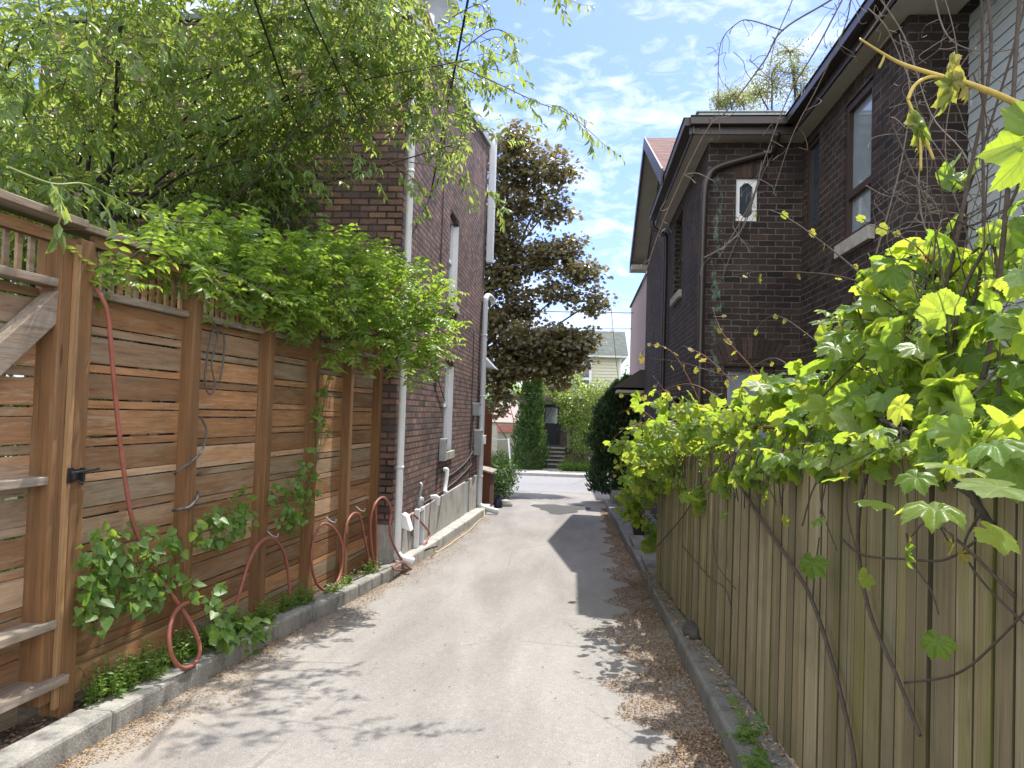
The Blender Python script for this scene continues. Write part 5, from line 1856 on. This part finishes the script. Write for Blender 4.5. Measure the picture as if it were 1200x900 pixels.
for k in range(60):
    y = random.uniform(2.4, 8.2)
    a = Vector((rx(y) - random.uniform(.02, .08), y, 1.57 - .066 * (y - 2) + random.uniform(-.05, .10)))
    b = a + Vector((random.uniform(-.05, .02), random.uniform(-.25, .25), random.uniform(-.38, -.06)))
    mid = (a + b) / 2 + Vector((-.02, random.uniform(-.06, .06), random.uniform(-.04, .04)))
    CN.tube(smooth_path([a, mid, b], 5), random.uniform(.0015, .004), 4)
for k in range(24):
    a = aty(random.uniform(1040, 1210), random.uniform(330, 470), random.uniform(2.5, 3.2))
    b = a + Vector((random.uniform(-.25, .35), random.uniform(-.2, .2), random.uniform(.25, .9)))
    mid = (a + b) / 2 + Vector(rng.normal(size=3) * .07)
    CN.tube(smooth_path([a, mid, b, b + Vector(rng.normal(size=3) * .08)], 5), random.uniform(.0015, .0035), 4)
tag(CN.build('stem', M['twig_dark'], gv, smooth=True), kind='stuff')
W = MB()
for path, r in (([(862, 560), (888, 602), (930, 665), (952, 705), (975, 775), (998, 870), (1004, 930)], .011), ([(1020, 540), (1008, 590), (1006, 650), (1020, 720), (1052, 795), (1078, 862)], .009), ([(952, 705), (955, 670), (960, 630)], .004),
                ([(770, 640), (800, 605), (830, 560), (862, 530)], .006), ([(800, 640), (830, 675), (850, 690), (858, 720)], .005), ([(862, 690), (840, 660), (835, 620)], .004), ([(1060, 800), (1120, 790), (1170, 750), (1215, 700)], .004),
                ([(985, 630), (1010, 650), (1060, 655), (1110, 655), (1160, 620)], .005), ([(1150, 600), (1130, 640), (1150, 680), (1210, 740)], .004), ([(1062, 625), (1070, 660), (1090, 690), (1100, 720)], .003)):
    pts = smooth_path([fpr(x, y, .035) for x, y in path], 6)
    W.tube(pts, [r * (1 - .3 * i / len(pts)) for i in range(len(pts))], 6)
W.build('woody_stem', M['twig_dark'], gv, smooth=True)
tag(TB.build('petioles', M['stem_green'], gv, fix=False), kind='stuff')
# single leaves standing out in front of the boards
TB2 = MB()
for (px, py, off, l, d, nn) in ((955, 652, .10, .115, (-.3, -.2, -.9), (-.7, -.6, .4)), (1103, 745, .08, .085, (-.5, -.2, -.7), (-.7, -.6, .3)), (1110, 597, .30, .13, (-.9, -.2, -.05), (.1, -.15, 1)), (1150, 618, .28, .10, (.6, -.4, -.4), (-.1, -.2, 1)),
                                (1018, 672, .12, .07, (-.5, -.3, -.6), (.2, .7, .5)), (1190, 572, .35, .12, (-.9, .1, .0), (0, -.2, 1)), (962, 608, .14, .06, (-.6, -.3, -.4), (0, .2, 1)), (920, 605, .14, .06, (-.1, -.3, -.9), (-.3, .5, .5)),
                                (1065, 640, .25, .07, (-.2, -.3, -.9), (-.5, .3, .4)), (1035, 590, .2, .10, (-.8, -.3, .0), (.1, -.1, 1)), (990, 560, .18, .10, (-.9, -.1, -.1), (.1, .2, 1)), (1130, 550, .3, .12, (-.8, -.3, .1), (.0, -.1, 1)),
                                (1080, 555, .22, .09, (-.6, -.3, -.4), (.2, -.1, 1)), (1040, 505, .15, .11, (-.9, -.2, -.1), (.2, .1, 1)), (870, 555, .1, .09, (-.4, -.3, -.8), (-.2, .4, .6)), (850, 600, .08, .08, (-.5, -.2, -.8), (-.6, .1, .5)),
                                (900, 575, .12, .10, (-.5, -.3, -.7), (-.3, .4, .6)), (1180, 520, .2, .12, (-.7, -.2, -.2), (0, 0, 1))):
    gv_leaves.add(fpr(px, py, off), d, nn, l, l * 1.12)
for (px, py) in ((1175, 512), (1120, 518), (1065, 522), (1015, 528), (965, 534), (920, 542), (880, 552), (845, 566), (815, 582)):
    grape(gv_leaves, TB2, [(tuple(fpr(px, py, .05)), (.075, .24, .075), 17 if px > 1000 else 24)], .10, nb=(-.2, .1, 1.0), hang=.7)
TB2.build('leaf_stalks', M['stem_green'], gv, fix=False)['kind'] = 'stuff'
gv_leaves.build('leaves', T_GRAPE, M['lf_grape'], gv, curl=rng.uniform(.3, 2.6, len(gv_leaves.P)))
LV2.build('young_leaves', T_GRAPE, M['lf_grape_young'], gv)

gv = thing('grape_vine', 'tangled grape vine with reddish shoots hiding the far end of the picket fence', 'vine', (rx(7.5) + .2, 7.5, gz(7.5)))
LV, TB, LV2, CN = Leaves(), MB(), Leaves(), MB()
blobs = [B(870, 488, 5.2, (.36, .5, .15), 125), B(815, 500, 6.2, (.36, .6, .20), 160), B(775, 525, 7.2, (.34, .6, .27), 185), B(755, 555, 8.0, (.30, .5, .28), 170), B(745, 585, 8.7, (.22, .35, .28), 120), B(765, 625, 8.9, (.14, .2, .25), 60),
         B(840, 530, 5.8, (.16, .5, .12), 70), B(800, 560, 7.0, (.16, .5, .15), 80), B(785, 470, 6.8, (.35, .4, .14), 36), B(735, 520, 8.4, (.25, .3, .2), 42), B(905, 455, 4.9, (.22, .3, .10), 28)]
grape(LV, TB, blobs, .105, jit=.6)
for path, n in (([(860, 480, 5.8), (810, 450, 6.2), (760, 462, 6.8), (722, 462, 7.2)], 8), ([(830, 500, 6.2), (780, 495, 6.6), (735, 500, 7.2), (705, 530, 7.6)], 8), ([(820, 470, 6.3), (790, 415, 6.3), (760, 405, 6.4), (748, 425, 6.5)], 7),
                ([(800, 520, 6.8), (750, 480, 7.2), (725, 485, 7.5)], 6), ([(790, 560, 7.4), (740, 540, 7.8), (715, 560, 8.2)], 6), ([(870, 460, 5.4), (830, 420, 5.5), (800, 405, 5.7)], 6), ([(900, 450, 5.0), (850, 395, 5.0), (835, 360, 5.1)], 5),
                ([(770, 590, 8.5), (740, 600, 8.6), (720, 590, 8.8)], 5), ([(850, 500, 5.8), (800, 480, 6.0), (765, 440, 6.1)], 6)):
    shoot(CN, LV2, [aty(*p) for p in path], .0045, n, .062)
for path, r in (([(930, 500, 4.6), (860, 505, 5.6), (800, 530, 6.8), (760, 570, 8.2)], .012), ([(800, 690, 8.2), (790, 620, 8.2), (800, 550, 7.6)], .01)):
    CN.tube(smooth_path([aty(*p) for p in path], 6), r, 6)
CN.build('stem', M['cane'], gv, smooth=True)
tag(TB.build('petioles', M['stem_green'], gv, fix=False), kind='stuff')
LV.build('leaves', T_GRAPE, M['lf_grape'], gv, curl=rng.uniform(.3, 2.6, len(LV.P)))
LV2.build('young_leaves', T_GRAPE, M['lf_grape_young'], gv)

# -- near shoot at the top right
ns = thing('vine_shoot', 'thick yellow vine shoot with curled young leaves reaching in at the top right', 'vine', aty(1220, 135, 1.25))
m = MB()
Y0 = 1.25
pts = smooth_path([aty(*p) for p in ((1330, 200, Y0), (1200, 126, Y0), (1140, 100, Y0), (1105, 90, Y0), (1060, 76, Y0), (1035, 63, Y0), (1007, 45, Y0))], 6)
m.tube(pts, [.0064 - .0050 * i / (len(pts) - 1) for i in range(len(pts))], 8)
m.tube(smooth_path([aty(*p) for p in ((1112, 91, Y0), (1090, 90, Y0), (1072, 100, Y0), (1064, 117, Y0))], 5), [.0030] * 16, 6)
m.tube(smooth_path([aty(*p) for p in ((1064, 117, Y0), (1070, 132, Y0), (1078, 160, Y0), (1079, 200, Y0))], 5), .0022, 6)
m.tube(smooth_path([aty(*p) for p in ((1072, 140, Y0), (1085, 165, Y0), (1094, 187, Y0))], 5), .0022, 6)
m.tube(smooth_path([aty(*p) for p in ((1037, 64, Y0), (1034, 72, Y0), (1030, 80, Y0))], 5), .002, 6)
m.tube(smooth_path([aty(*p) for p in ((1330, 200, Y0), (1280, 165, Y0), (1240, 150, Y0), (1222, 138, Y0))], 5), .004, 6)
m.build('stem', M['shoot'], ns, smooth=True)
LV = Leaves()
LV.add(aty(1120, 88, Y0), (-.45, .1, -1), (-.6, -.8, .1), .062, .036)
LV.add(aty(1112, 90, Y0), (-.05, .1, -1), (.5, -.8, .2), .075, .026)
LV.add(aty(1122, 90, Y0), (.40, -.1, -.8), (.7, -.6, .2), .055, .022)
LV.add(aty(1118, 92, Y0), (-.10, .0, 1), (-.7, -.6, .2), .06, .022)
LV.add(aty(1070, 135, Y0), (.42, -.1, -1), (-.5, -.8, .2), .075, .022)
LV.add(aty(1068, 133, Y0), (.55, .1, -1), (.8, -.4, .1), .078, .018)
LV.add(aty(1072, 140, Y0), (.25, .1, -1), (.1, -.9, .3), .06, .014)
LV.build('leaves', T_GRAPE, M['lf_grape_young'], ns, curl=[2.6] * 7)
LV = Leaves()
LV.add(aty(1222, 138, Y0), (-.55, -.1, -1), (.55, -.7, .45), .165, .115)
LV.add(aty(1235, 140, Y0), (.3, -.1, -1), (.2, -.8, .45), .13, .12)
LV.build('leaves', T_GRAPE, M['lf_grape'], ns, curl=[1.8, 1.4])

# -- bare dead vine strands against the sky and the right house
dv = thing('dead_vine', 'bare grey dead vine strands trailing across the sky and the eaves of the right house', 'vine', aty(1140, 420, 3.2))
m = MB()
for path, r in (([(1060, -60, 4.2), (974, 0, 4.3), (917, 38, 4.4), (890, 77, 4.5), (850, 132, 4.6), (824, 160, 4.6), (780, 260, 4.7), (752, 340, 4.8)], .006), ([(917, 38, 4.4), (879, 18, 4.4), (861, 24, 4.4), (846, 48, 4.4), (839, 103, 4.4), (842, 154, 4.4)], .004),
                ([(1010, -40, 4.2), (963, 48, 4.3), (927, 110, 4.4), (897, 190, 4.5), (880, 240, 4.6), (840, 300, 4.6)], .005), ([(1000, -30, 4), (990, 30, 4.1), (960, 100, 4.2), (930, 160, 4.3), (905, 230, 4.4)], .004),
                ([(1020, -20, 4), (1060, 40, 3.9), (1090, 130, 3.7), (1130, 190, 3.5), (1170, 280, 3.3)], .004), ([(940, -30, 4.2), (925, 10, 4.2), (905, 60, 4.3), (902, 130, 4.3)], .0035), ([(1000, 60, 3.9), (1030, 20, 3.9), (1060, -30, 3.9)], .004),
                ([(1015, 10, 3.8), (1045, 28, 3.7), (1060, 60, 3.7), (1075, 110, 3.6), (1090, 180, 3.5), (1085, 260, 3.5)], .004), ([(1090, -20, 3.6), (1110, 40, 3.5), (1160, 60, 3.4), (1220, 50, 3.3)], .004),
                ([(1050, 215, 3.6), (1068, 213, 3.5), (1090, 232, 3.4), (1105, 260, 3.4)], .003), ([(1018, 218, 3.7), (1040, 228, 3.6), (1068, 214, 3.5)], .0025), ([(1030, 300, 3.5), (1060, 190, 3.5), (1062, 110, 3.6), (1050, 40, 3.7)], .004),
                ([(1120, 330, 3.1), (1085, 260, 3.2), (1078, 180, 3.3), (1120, 90, 3.3), (1170, 20, 3.2)], .004), ([(1150, 300, 3.0), (1110, 180, 3.1), (1130, 60, 3.1), (1100, -30, 3.2)], .003), ([(1200, 330, 2.8), (1140, 230, 2.9), (1090, 150, 3.1)], .003),
                ([(1170, 320, 2.9), (1185, 200, 2.9), (1150, 100, 3.0), (1165, -20, 3.0)], .004), ([(880, 70, 4.5), (915, 100, 4.4), (950, 90, 4.3)], .0025), ([(825, 300, 4.6), (850, 285, 4.6), (872, 262, 4.6), (886, 225, 4.5), (895, 190, 4.5)], .004)):
    pts = smooth_path([Vector(aty(*p)) + Vector(rng.normal(size=3) * .01) for p in path], 6)
    m.tube(pts, [r * (1 - .5 * i / len(pts)) for i in range(len(pts))], 5)
    for q in range(int(len(pts) / 2.2)):
        k = random.randrange(2, len(pts) - 1)
        a = pts[k]
        d = Vector(rng.normal(size=3)).normalized() * random.uniform(.03, .14) + Vector((0, 0, -.03))
        mid = a + d * .5 + Vector(rng.normal(size=3) * .015)
        m.tube(smooth_path([a, mid, a + d, a + d * 1.1 + Vector(rng.normal(size=3) * .03)], 3), r * .38, 4)
m.build('strands', M['twig'], dv, fix=False)

# -- fern-like weed on the right kerb
t = thing('kerb_weed', 'small ferny weed growing on the right kerb under the picket fence', 'weed', (1.0, 3.9, gz(3.9) + .1))
LV, TB = Leaves(), MB()
for k in range(16):
    y = 3.45 + .75 * rng.random()
    x = rx(y) - .05 - .06 * rng.random()
    d = np.array((-.6 + rng.normal() * .5, rng.normal() * .8, .30))
    twig(LV, TB, (x, y, gz(y) + .13), d, .17, 9, .042, 1.6, .0018, .42, .1, True)
TB.build('stem', M['stem_green'], t, fix=False)
LV.build('leaves', T_SMALL, M['lf_weed'], t)

# -- flower pot
pt = thing('flower_pot', 'black plastic pot of dark red leaves on the right paving beyond the fence', 'flower pot', (1.02, 12.3, gz(12.3) + .1))
m = MB()
z0 = gz(12.3) + .13
m.lathe((1.02, 12.3, z0), [(.10, 0), (.145, .24), (.16, .24), (.16, .29), (.145, .29), (.135, .25), (0, .25)], 18)
m.build('pot', M['pot'], pt)
LV, TB = Leaves(), MB()
for k in range(26):
    twig(LV, TB, (1.02, 12.3, z0 + .25), rng.normal(size=3) * .6 + np.array((0, 0, 1)), .3, 7, .07, .8, .002, .45, .2)
TB.build('stem', M['cane'], pt, fix=False)
LV.build('leaves', T_LANCE, M['lf_maple'], pt)

# ------------------------------------------------------------------ far trees
mp = thing('maple_tree', 'tall bronze leaved maple rising beyond the left brick house', 'tree', (-4.3, 25.6, gz(25.6)))
LV = Leaves()
TB = MB()
blobs = [B(590, 180, 25, 1.0, .9), B(635, 195, 25, .9, .8), B(665, 200, 25, .5, .35), B(600, 235, 25.5, 1.2, 1.2), B(650, 240, 25, .8, .6), B(590, 300, 25.5, 1.3, 1.3), B(640, 300, 25, (1.0, 1, .6), .9), B(685, 320, 24.5, (.7, .7, .45), .6),
         B(695, 355, 24.5, (.55, .6, .42), .55), B(655, 340, 24.5, (.8, .8, .4), .5), B(590, 350, 25, 1.1, 1.0), B(625, 395, 24, (1.0, 1, .55), .9), B(665, 400, 24, (.8, .8, .5), .75), B(590, 420, 24.5, (1.1, 1, .9), 1.1), B(540, 260, 25, 1.5, .8), B(540, 390, 25, 1.4, .8),
         B(610, 160, 25, .6, .4), B(630, 425, 24, (.8, .8, .4), .6), B(570, 445, 24, (.6, .6, .4), .5), B(690, 395, 24, (.4, .5, .3), .3), B(650, 415, 24, (.8, .8, .45), .7), B(672, 425, 24, (.5, .6, .4), .45), B(580, 380, 24.5, (.8, .8, .6), .6), B(600, 432, 24, (.8, .7, .35), .5), B(645, 430, 24, (.7, .7, .35), .5), B(672, 405, 24, (.6, .6, .5), .5), B(575, 480, 24, (.5, .6, .3), .3), B(590, 462, 24.5, (.6, .7, .3), .3), B(655, 448, 24, (.5, .6, .25), .25), B(670, 305, 25, (.4, .5, .4), .3), B(615, 365, 25, (.6, .6, .3), .35), B(580, 270, 25, (.8, .8, .6), .5), B(665, 285, 25, (.5, .6, .4), .35)]
for bl in blobs:
    n = int(135 * bl[2] * bl[1][0])
    P, U = blob_points(bl[0], bl[1], n, .25)
    for p, u in zip(P, U):
        cl = rng.integers(8, 14)
        s = rng.normal(size=(cl, 3)) * np.array((.17, .17, .07))
        for q in s:
            d = q * 2 + u * .3 + rng.normal(size=3) * .5 + np.array((0, 0, -.4))
            l = .15 * rng.uniform(.7, 1.25)
            LV.add(p + q, d, np.array((0, -.15, 1)) + rng.normal(size=3) * .4, l, l)
m = MB()
base = Vector((-4.3, 25.6, gz(25.6) - .1))
limb(m, base, (-4.2, 25.4, 2.6), .24, .19, wob=.03, sides=10)
limb(m, (-4.2, 25.4, 2.5), (-3.4, 25.2, 5.6), .15, .08, wob=.04, sides=8)
for i, bl in enumerate(blobs):
    limb(m, (-3.4, 25.2, 5.5) if bl[0][2] > 6 else (-4.2, 25.4, 2.5 - .08 * (i % 4)), bl[0], .06, .015, n=7, wob=.08, sides=6)
m.build('trunk', M['bark_dark'], mp, smooth=True)
LV.build('foliage', T_MAPLE, M['lf_maple'], mp)


def conifer(label, x, y, z0, h, rbase, tips, n, leaf, mat, name='cedar_tree', prof=None):
    t = thing(name, label, 'tree', (x, y, z0))
    LV = Leaves()
    for i in range(n):
        tx, th = tips[i % len(tips)]
        v = rng.random() ** .85
        zz = v * h * th
        rr = rbase * (prof(v) if prof else (1 - v) ** .75 * (1 if v > .08 else .75 + 3 * v))
        a = rng.uniform(0, 2 * PI)
        lump = 1 + .17 * math.sin(a * 3 + zz * 2.3) + .13 * math.sin(a * 5 - zz * 6) + .08 * math.sin(zz * 13 + a) + rng.normal() * .12
        rq = rr * lump * (.72 + .28 * rng.random() ** .5)
        p = (x + tx * v + rq * math.cos(a), y + rq * math.sin(a), z0 + .06 + zz)
        d = np.array((math.cos(a) * .6, math.sin(a) * .6, .9)) + rng.normal(size=3) * .35
        nn = np.array((math.cos(a), math.sin(a), .4)) + rng.normal(size=3) * .5
        l = leaf * rng.uniform(.6, 1.4)
        LV.add(p, d, nn, l, l * .38)
    m = MB()
    m.tube([(x, y, z0 - .1), (x, y, z0 + h * .5), (x, y, z0 + h * .9)], [.09, .06, .015], 8)
    m.build('trunk', M['bark'], t)
    LV.build('foliage', T_SMALL, mat, t)


conifer('dense green cone shaped cedar before the yellow house porch', -2.15, 34.9, gz(34.9) + .05, 4.5, .74, [(-.25, .9), (.22, 1.0)], 9000, .15, M['lf_cedar'])
conifer('dark columnar conifer at the right of the alley mouth', 1.02, 20.6, -.55, 3.1, .60, [(0, .95), (.25, 1.0), (-.2, .86), (.05, .8)], 13000, .13, M['lf_dark'], 'conifer_tree', prof=lambda v: (1 - v ** 4.0) * (.88 + .2 * math.sin(v * 9) ** 2))
conifer('dark columnar conifer in the garden beside the alley mouth', 1.75, 21.0, -.5, 2.9, .5, [(0, 1.0)], 4000, .11, M['lf_dark'], 'conifer_tree', prof=lambda v: (1 - v ** 3.0))


def round_tree(label, base, blobs, n, leaf, mat, cat='tree', name='small_tree', trunk=.06, flat=.5):
    t = thing(name, label, cat, base)
    LV, m = Leaves(), MB()
    for bl in blobs:
        P, U = blob_points(bl[0], bl[1], int(n * bl[2]), .3)
        for p, u in zip(P, U):
            k = rng.integers(4, 8)
            for q in rng.normal(size=(k, 3)) * leaf * 1.1:
                d = u * .5 + rng.normal(size=3) * .6 + np.array((0, 0, -.3))
                l = leaf * rng.uniform(.6, 1.25)
                LV.add(p + q, d, np.array((0, 0, 1)) + rng.normal(size=3) * flat, l, l * .6)
        limb(m, base, bl[0], trunk * .7, trunk * .15, wob=.06, sides=5)
    m.build('trunk', M['bark'], t, smooth=True)
    LV.build('foliage', T_SMALL, mat, t)


round_tree('light green young tree in front of the yellow house', (.35, 35.6, gz(35) + .05), [B(682, 470, 35.5, .9), B(668, 492, 35.5, .5), B(692, 500, 35.3, .75), B(680, 518, 35, .5, .7), B(700, 460, 35.8, .7), B(664, 470, 36, .45, .7), B(672, 447, 36.5, .5, .6)], 210, .12, M['lf_tree'])
round_tree('yellow green shrub tree under the maple beside the far shed', (-2.85, 36.3, gz(36)), [B(575, 462, 36.5, .7), B(590, 455, 36.5, .7), B(640, 450, 37, .7, .6), B(655, 462, 37, .5, .5), B(612, 462, 37, .6, .5)], 200, .13, M['lf_locust'])
round_tree('clipped low hedge along the far pavement', (.0, 34.6, gz(34) + .05), [((-.4, 34.7, gz(34) + .25), (.5, .25, .2), 1), ((.25, 34.7, gz(34) + .25), (.5, .25, .2), 1), ((.75, 34.7, gz(34) + .25), (.4, .25, .2), 1)], 260, .07, M['lf_weed'], 'hedge', 'low_hedge', .02)
round_tree('pale flowering shrub behind the clipped hedge', (-.1, 35.3, gz(35) + .05), [((-.3, 35.3, gz(35) + .5), (.5, .3, .3), 1), ((.4, 35.3, gz(35) + .5), (.5, .3, .3), 1)], 120, .06, M['lf_pale'], 'shrub', 'flowering_shrub', .02)
round_tree('leafy green bush at the left of the alley mouth', (-2.3, 20.3, gz(20)), [((-2.15, 20.2, gz(20) + .42), (.52, .6, .48), 1.1), ((-2.05, 20.8, gz(20) + .62), (.48, .5, .5), 1.1), ((-2.5, 20.6, gz(20) + .8), (.4, .5, .35), .8)], 380, .075, M['lf_cedar'], 'bush', 'leafy_bush', .03)
round_tree('low green shrubs inside the chain link fence', (-3.9, 35.4, gz(35)), [((-3.5, 35.4, gz(35) + .4), (.7, .4, .45), 1), ((-4.5, 35.4, gz(35) + .4), (.7, .4, .5), 1), ((-5.5, 35.4, gz(35) + .4), (.7, .4, .5), 1)], 260, .10, M['lf_back'], 'shrub', 'low_shrub', .03)
# sparse spring trees beyond the right roof
for lab, bs, base in (('pale sparse spring tree above the right roof, larger of the two', [B(905, 95, 30, 1.2), B(930, 85, 30, 1.4), B(950, 110, 30, 1.3), B(890, 110, 30, .8), B(975, 90, 30, 1.4), B(925, 60, 30, .8, .5)], (9.5, 31, -1)),
                      ('pale sparse spring tree above the right roof, smaller of the two', [B(855, 112, 34, 1.0), B(870, 118, 34, .9), B(845, 120, 34, .6)], (7.2, 35, -1))):
    t = thing('spring_tree', lab, 'tree', base)
    LV, m = Leaves(), MB()
    limb(m, base, (base[0] - .5, base[1] - .3, 9.5), .3, .14, wob=.02, sides=8)
    for bl in bs:
        limb(m, (base[0] - .5, base[1] - .3, 9.2), bl[0], .10, .03, wob=.06, sides=5)
        for k in range(16):
            u = rand_unit(1)[0]
            e = np.array(bl[0]) + u * np.array(bl[1]) * rng.uniform(.6, 1.1)
            pts = limb(m, bl[0], e, .018, .006, wob=.1, sides=3)
            for q in range(int(46 * bl[2])):
                p = pts[rng.integers(1, len(pts))] + rng.normal(size=3) * .16
                LV.add(p, rng.normal(size=3), rng.normal(size=3) + np.array((0, 0, .8)), .11 * rng.uniform(.6, 1.2), .06)
    m.build('trunk', M['bark'], t)
    LV.build('foliage', T_SMALL, M['lf_pale'], t)
# background trees closing the view
for lab, base, bs, mt in (('green tree standing far behind the yellow house', (6, 60, -1.2), [((6, 60, 4), (3, 3, 3), 1)], 'lf_back'),
                          ('tall green tree left beyond the garden behind the gate', (-10, 10, -.4), [((-10, 10, 4.5), (2, 2, 2.2), 1.5), ((-8.3, 9.2, 4.2), (1.3, 1.3, 1.6), 1.2)], 'lf_back')):
    round_tree(lab, base, bs, 900, .17, M[mt], trunk=.18)


# ------------------------------------------------------------------ dry litter in the gutters
def litter(name, fn, n, size, mat):
    P, D, N, L, W = [], [], [], [], []
    while len(P) < n:
        r = fn()
        if r is None:
            continue
        x, y = r
        P.append((x, y, gz(y) + .005 + .010 * rng.random()))
        a = rng.uniform(0, 2 * PI)
        D.append((math.cos(a), math.sin(a), rng.normal() * .22))
        N.append((rng.normal() * .3, rng.normal() * .3, 1))
        l = size * rng.uniform(.5, 1.5)
        L.append(l)
        W.append(l * rng.uniform(.25, .6))
    o = leaf_object(name, P, D, N, L, W, T_SMALL, mat)
    o['kind'] = 'stuff'
    return o


def right_strip():
    y = 1.8 + 17 * rng.random() ** 1.9
    w = float(np.interp(y, [2, 4, 5.5, 7, 8, 10, 14, 19], [.42, .43, .46, .50, .33, .31, .22, .12]))
    w *= 1 + .28 * math.sin(y * 4.1) + .2 * math.sin(y * 9.7 + 1)
    u = rng.random() ** 1.1
    return kr(y) - .005 - w * u, y


def left_strip():
    y = 2.6 + 13 * rng.random() ** 1.6
    w = float(np.interp(y, [2, 4, 6, 8, 10, 12, 16], [.30, .26, .30, .22, .40, .34, .1]))
    w *= 1 + .4 * math.sin(y * 3.1) + .25 * math.sin(y * 8.3 + 2)
    return kl(y) + .01 + w * rng.random() ** 1.7, y


def scatter():
    return kl(6) + .1 + 2.8 * rng.random(), 2.5 + 14 * rng.random()


litter('leaf_litter', right_strip, 28000, .0155, M['litter_dark'])
litter('leaf_litter', right_strip, 26000, .0155, M['litter'])
litter('leaf_litter', left_strip, 12000, .015, M['litter'])
litter('leaf_litter', scatter, 450, .016, M['litter_dark'])


def behind():
    y = 2 + 7 * rng.random()
    return (rx(y) - .11 + .14 * rng.random()), y


o = litter('leaf_litter', behind, 1500, .022, M['litter'])
o.location.z = .135


def soil_bits():
    y = 2.6 + 6 * rng.random()
    return (kl(y) - .19 - .16 * rng.random()), y


o = litter('leaf_litter', soil_bits, 1800, .02, M['litter_dark'])
o.location.z = .10

# ------------------------------------------------------------------ light, sky, render settings
SUN = Vector((.21, .455, 1.0)).normalized()
EL = math.asin(SUN.z)
AZ = math.atan2(SUN.x, SUN.y)
sd = bpy.data.lights.new('sun', 'SUN')
sd.energy = 3.5
sd.angle = math.radians(.5)
sd.color = (1.0, .955, .88)
so = bpy.data.objects.new('sun', sd)
COL.objects.link(so)
so.rotation_euler = (-SUN).to_track_quat('-Z', 'Y').to_euler()
so.location = (5, 10, 30)

w = bpy.data.worlds.new('World')
scene.world = w
w.use_nodes = True
nt = w.node_tree
nt.nodes.clear()
t = NT(nt)
sky = t.n('ShaderNodeTexSky')
sky.sky_type = 'NISHITA'
sky.sun_disc = False
sky.sun_elevation = EL
sky.sun_rotation = AZ
sky.air_density = 1.0
sky.dust_density = 1.2
sky.ozone_density = 1.0
tcn = t.n('ShaderNodeTexCoord')
mp_ = t.n('ShaderNodeMapping')
mp_.inputs['Scale'].default_value = (1.0, 1.0, 2.4)
mp_.inputs['Rotation'].default_value = (0, 0, .4)
nt.links.new(tcn.outputs['Generated'], mp_.inputs['Vector'])
n1 = t.noise(mp_.outputs[0], 20, 7, .62, .5)
n2 = t.noise(mp_.outputs[0], 3.0, 4, .55, .3)
cl = t.math('ADD', t.math('MULTIPLY', n1, .55), t.math('MULTIPLY', n2, .6))
spw = t.n('ShaderNodeSeparateXYZ')
nt.links.new(tcn.outputs['Generated'], spw.inputs[0])
# cloud cover made thicker and brighter behind the viewer, added as fill light
rear_fill = t.n('ShaderNodeMapRange')
rear_fill.inputs['From Min'].default_value = .35
rear_fill.inputs['From Max'].default_value = -.35
t.set(rear_fill.inputs['Value'], spw.outputs[1])
cov = t.math('ADD', cl, t.math('MULTIPLY', rear_fill.outputs[0], .22))
cf_ = t.ramp(cov, [(.53, .0), (.76, .85)])
hs = t.n('ShaderNodeHueSaturation')
nt.links.new(sky.outputs[0], hs.inputs['Color'])
hs.inputs['Saturation'].default_value = 1.0
base = t.mix(1.0, hs.outputs[0], (.47, .535, .83), 'MULTIPLY')
skyc = t.mix(cf_, base, t.mix(rear_fill.outputs[0], (4.4, 4.6, 4.9), (9.0, 9.1, 9.2)))
bg = t.n('ShaderNodeBackground')
nt.links.new(skyc, bg.inputs['Color'])
bg.inputs['Strength'].default_value = .15
ow = t.n('ShaderNodeOutputWorld')
nt.links.new(bg.outputs[0], ow.inputs['Surface'])

vs = scene.view_settings
vs.view_transform = 'Standard'
vs.look = 'None'
vs.exposure = 1.25
vs.gamma = 1
vs.use_curve_mapping = False
cy = scene.cycles
cy.use_denoising = True
cy.max_bounces = 7
cy.diffuse_bounces = 4
cy.glossy_bounces = 3
cy.transmission_bounces = 5
cy.transparent_max_bounces = 6
cy.sample_clamp_indirect = 6
cy.caustics_reflective = False
cy.caustics_refractive = False
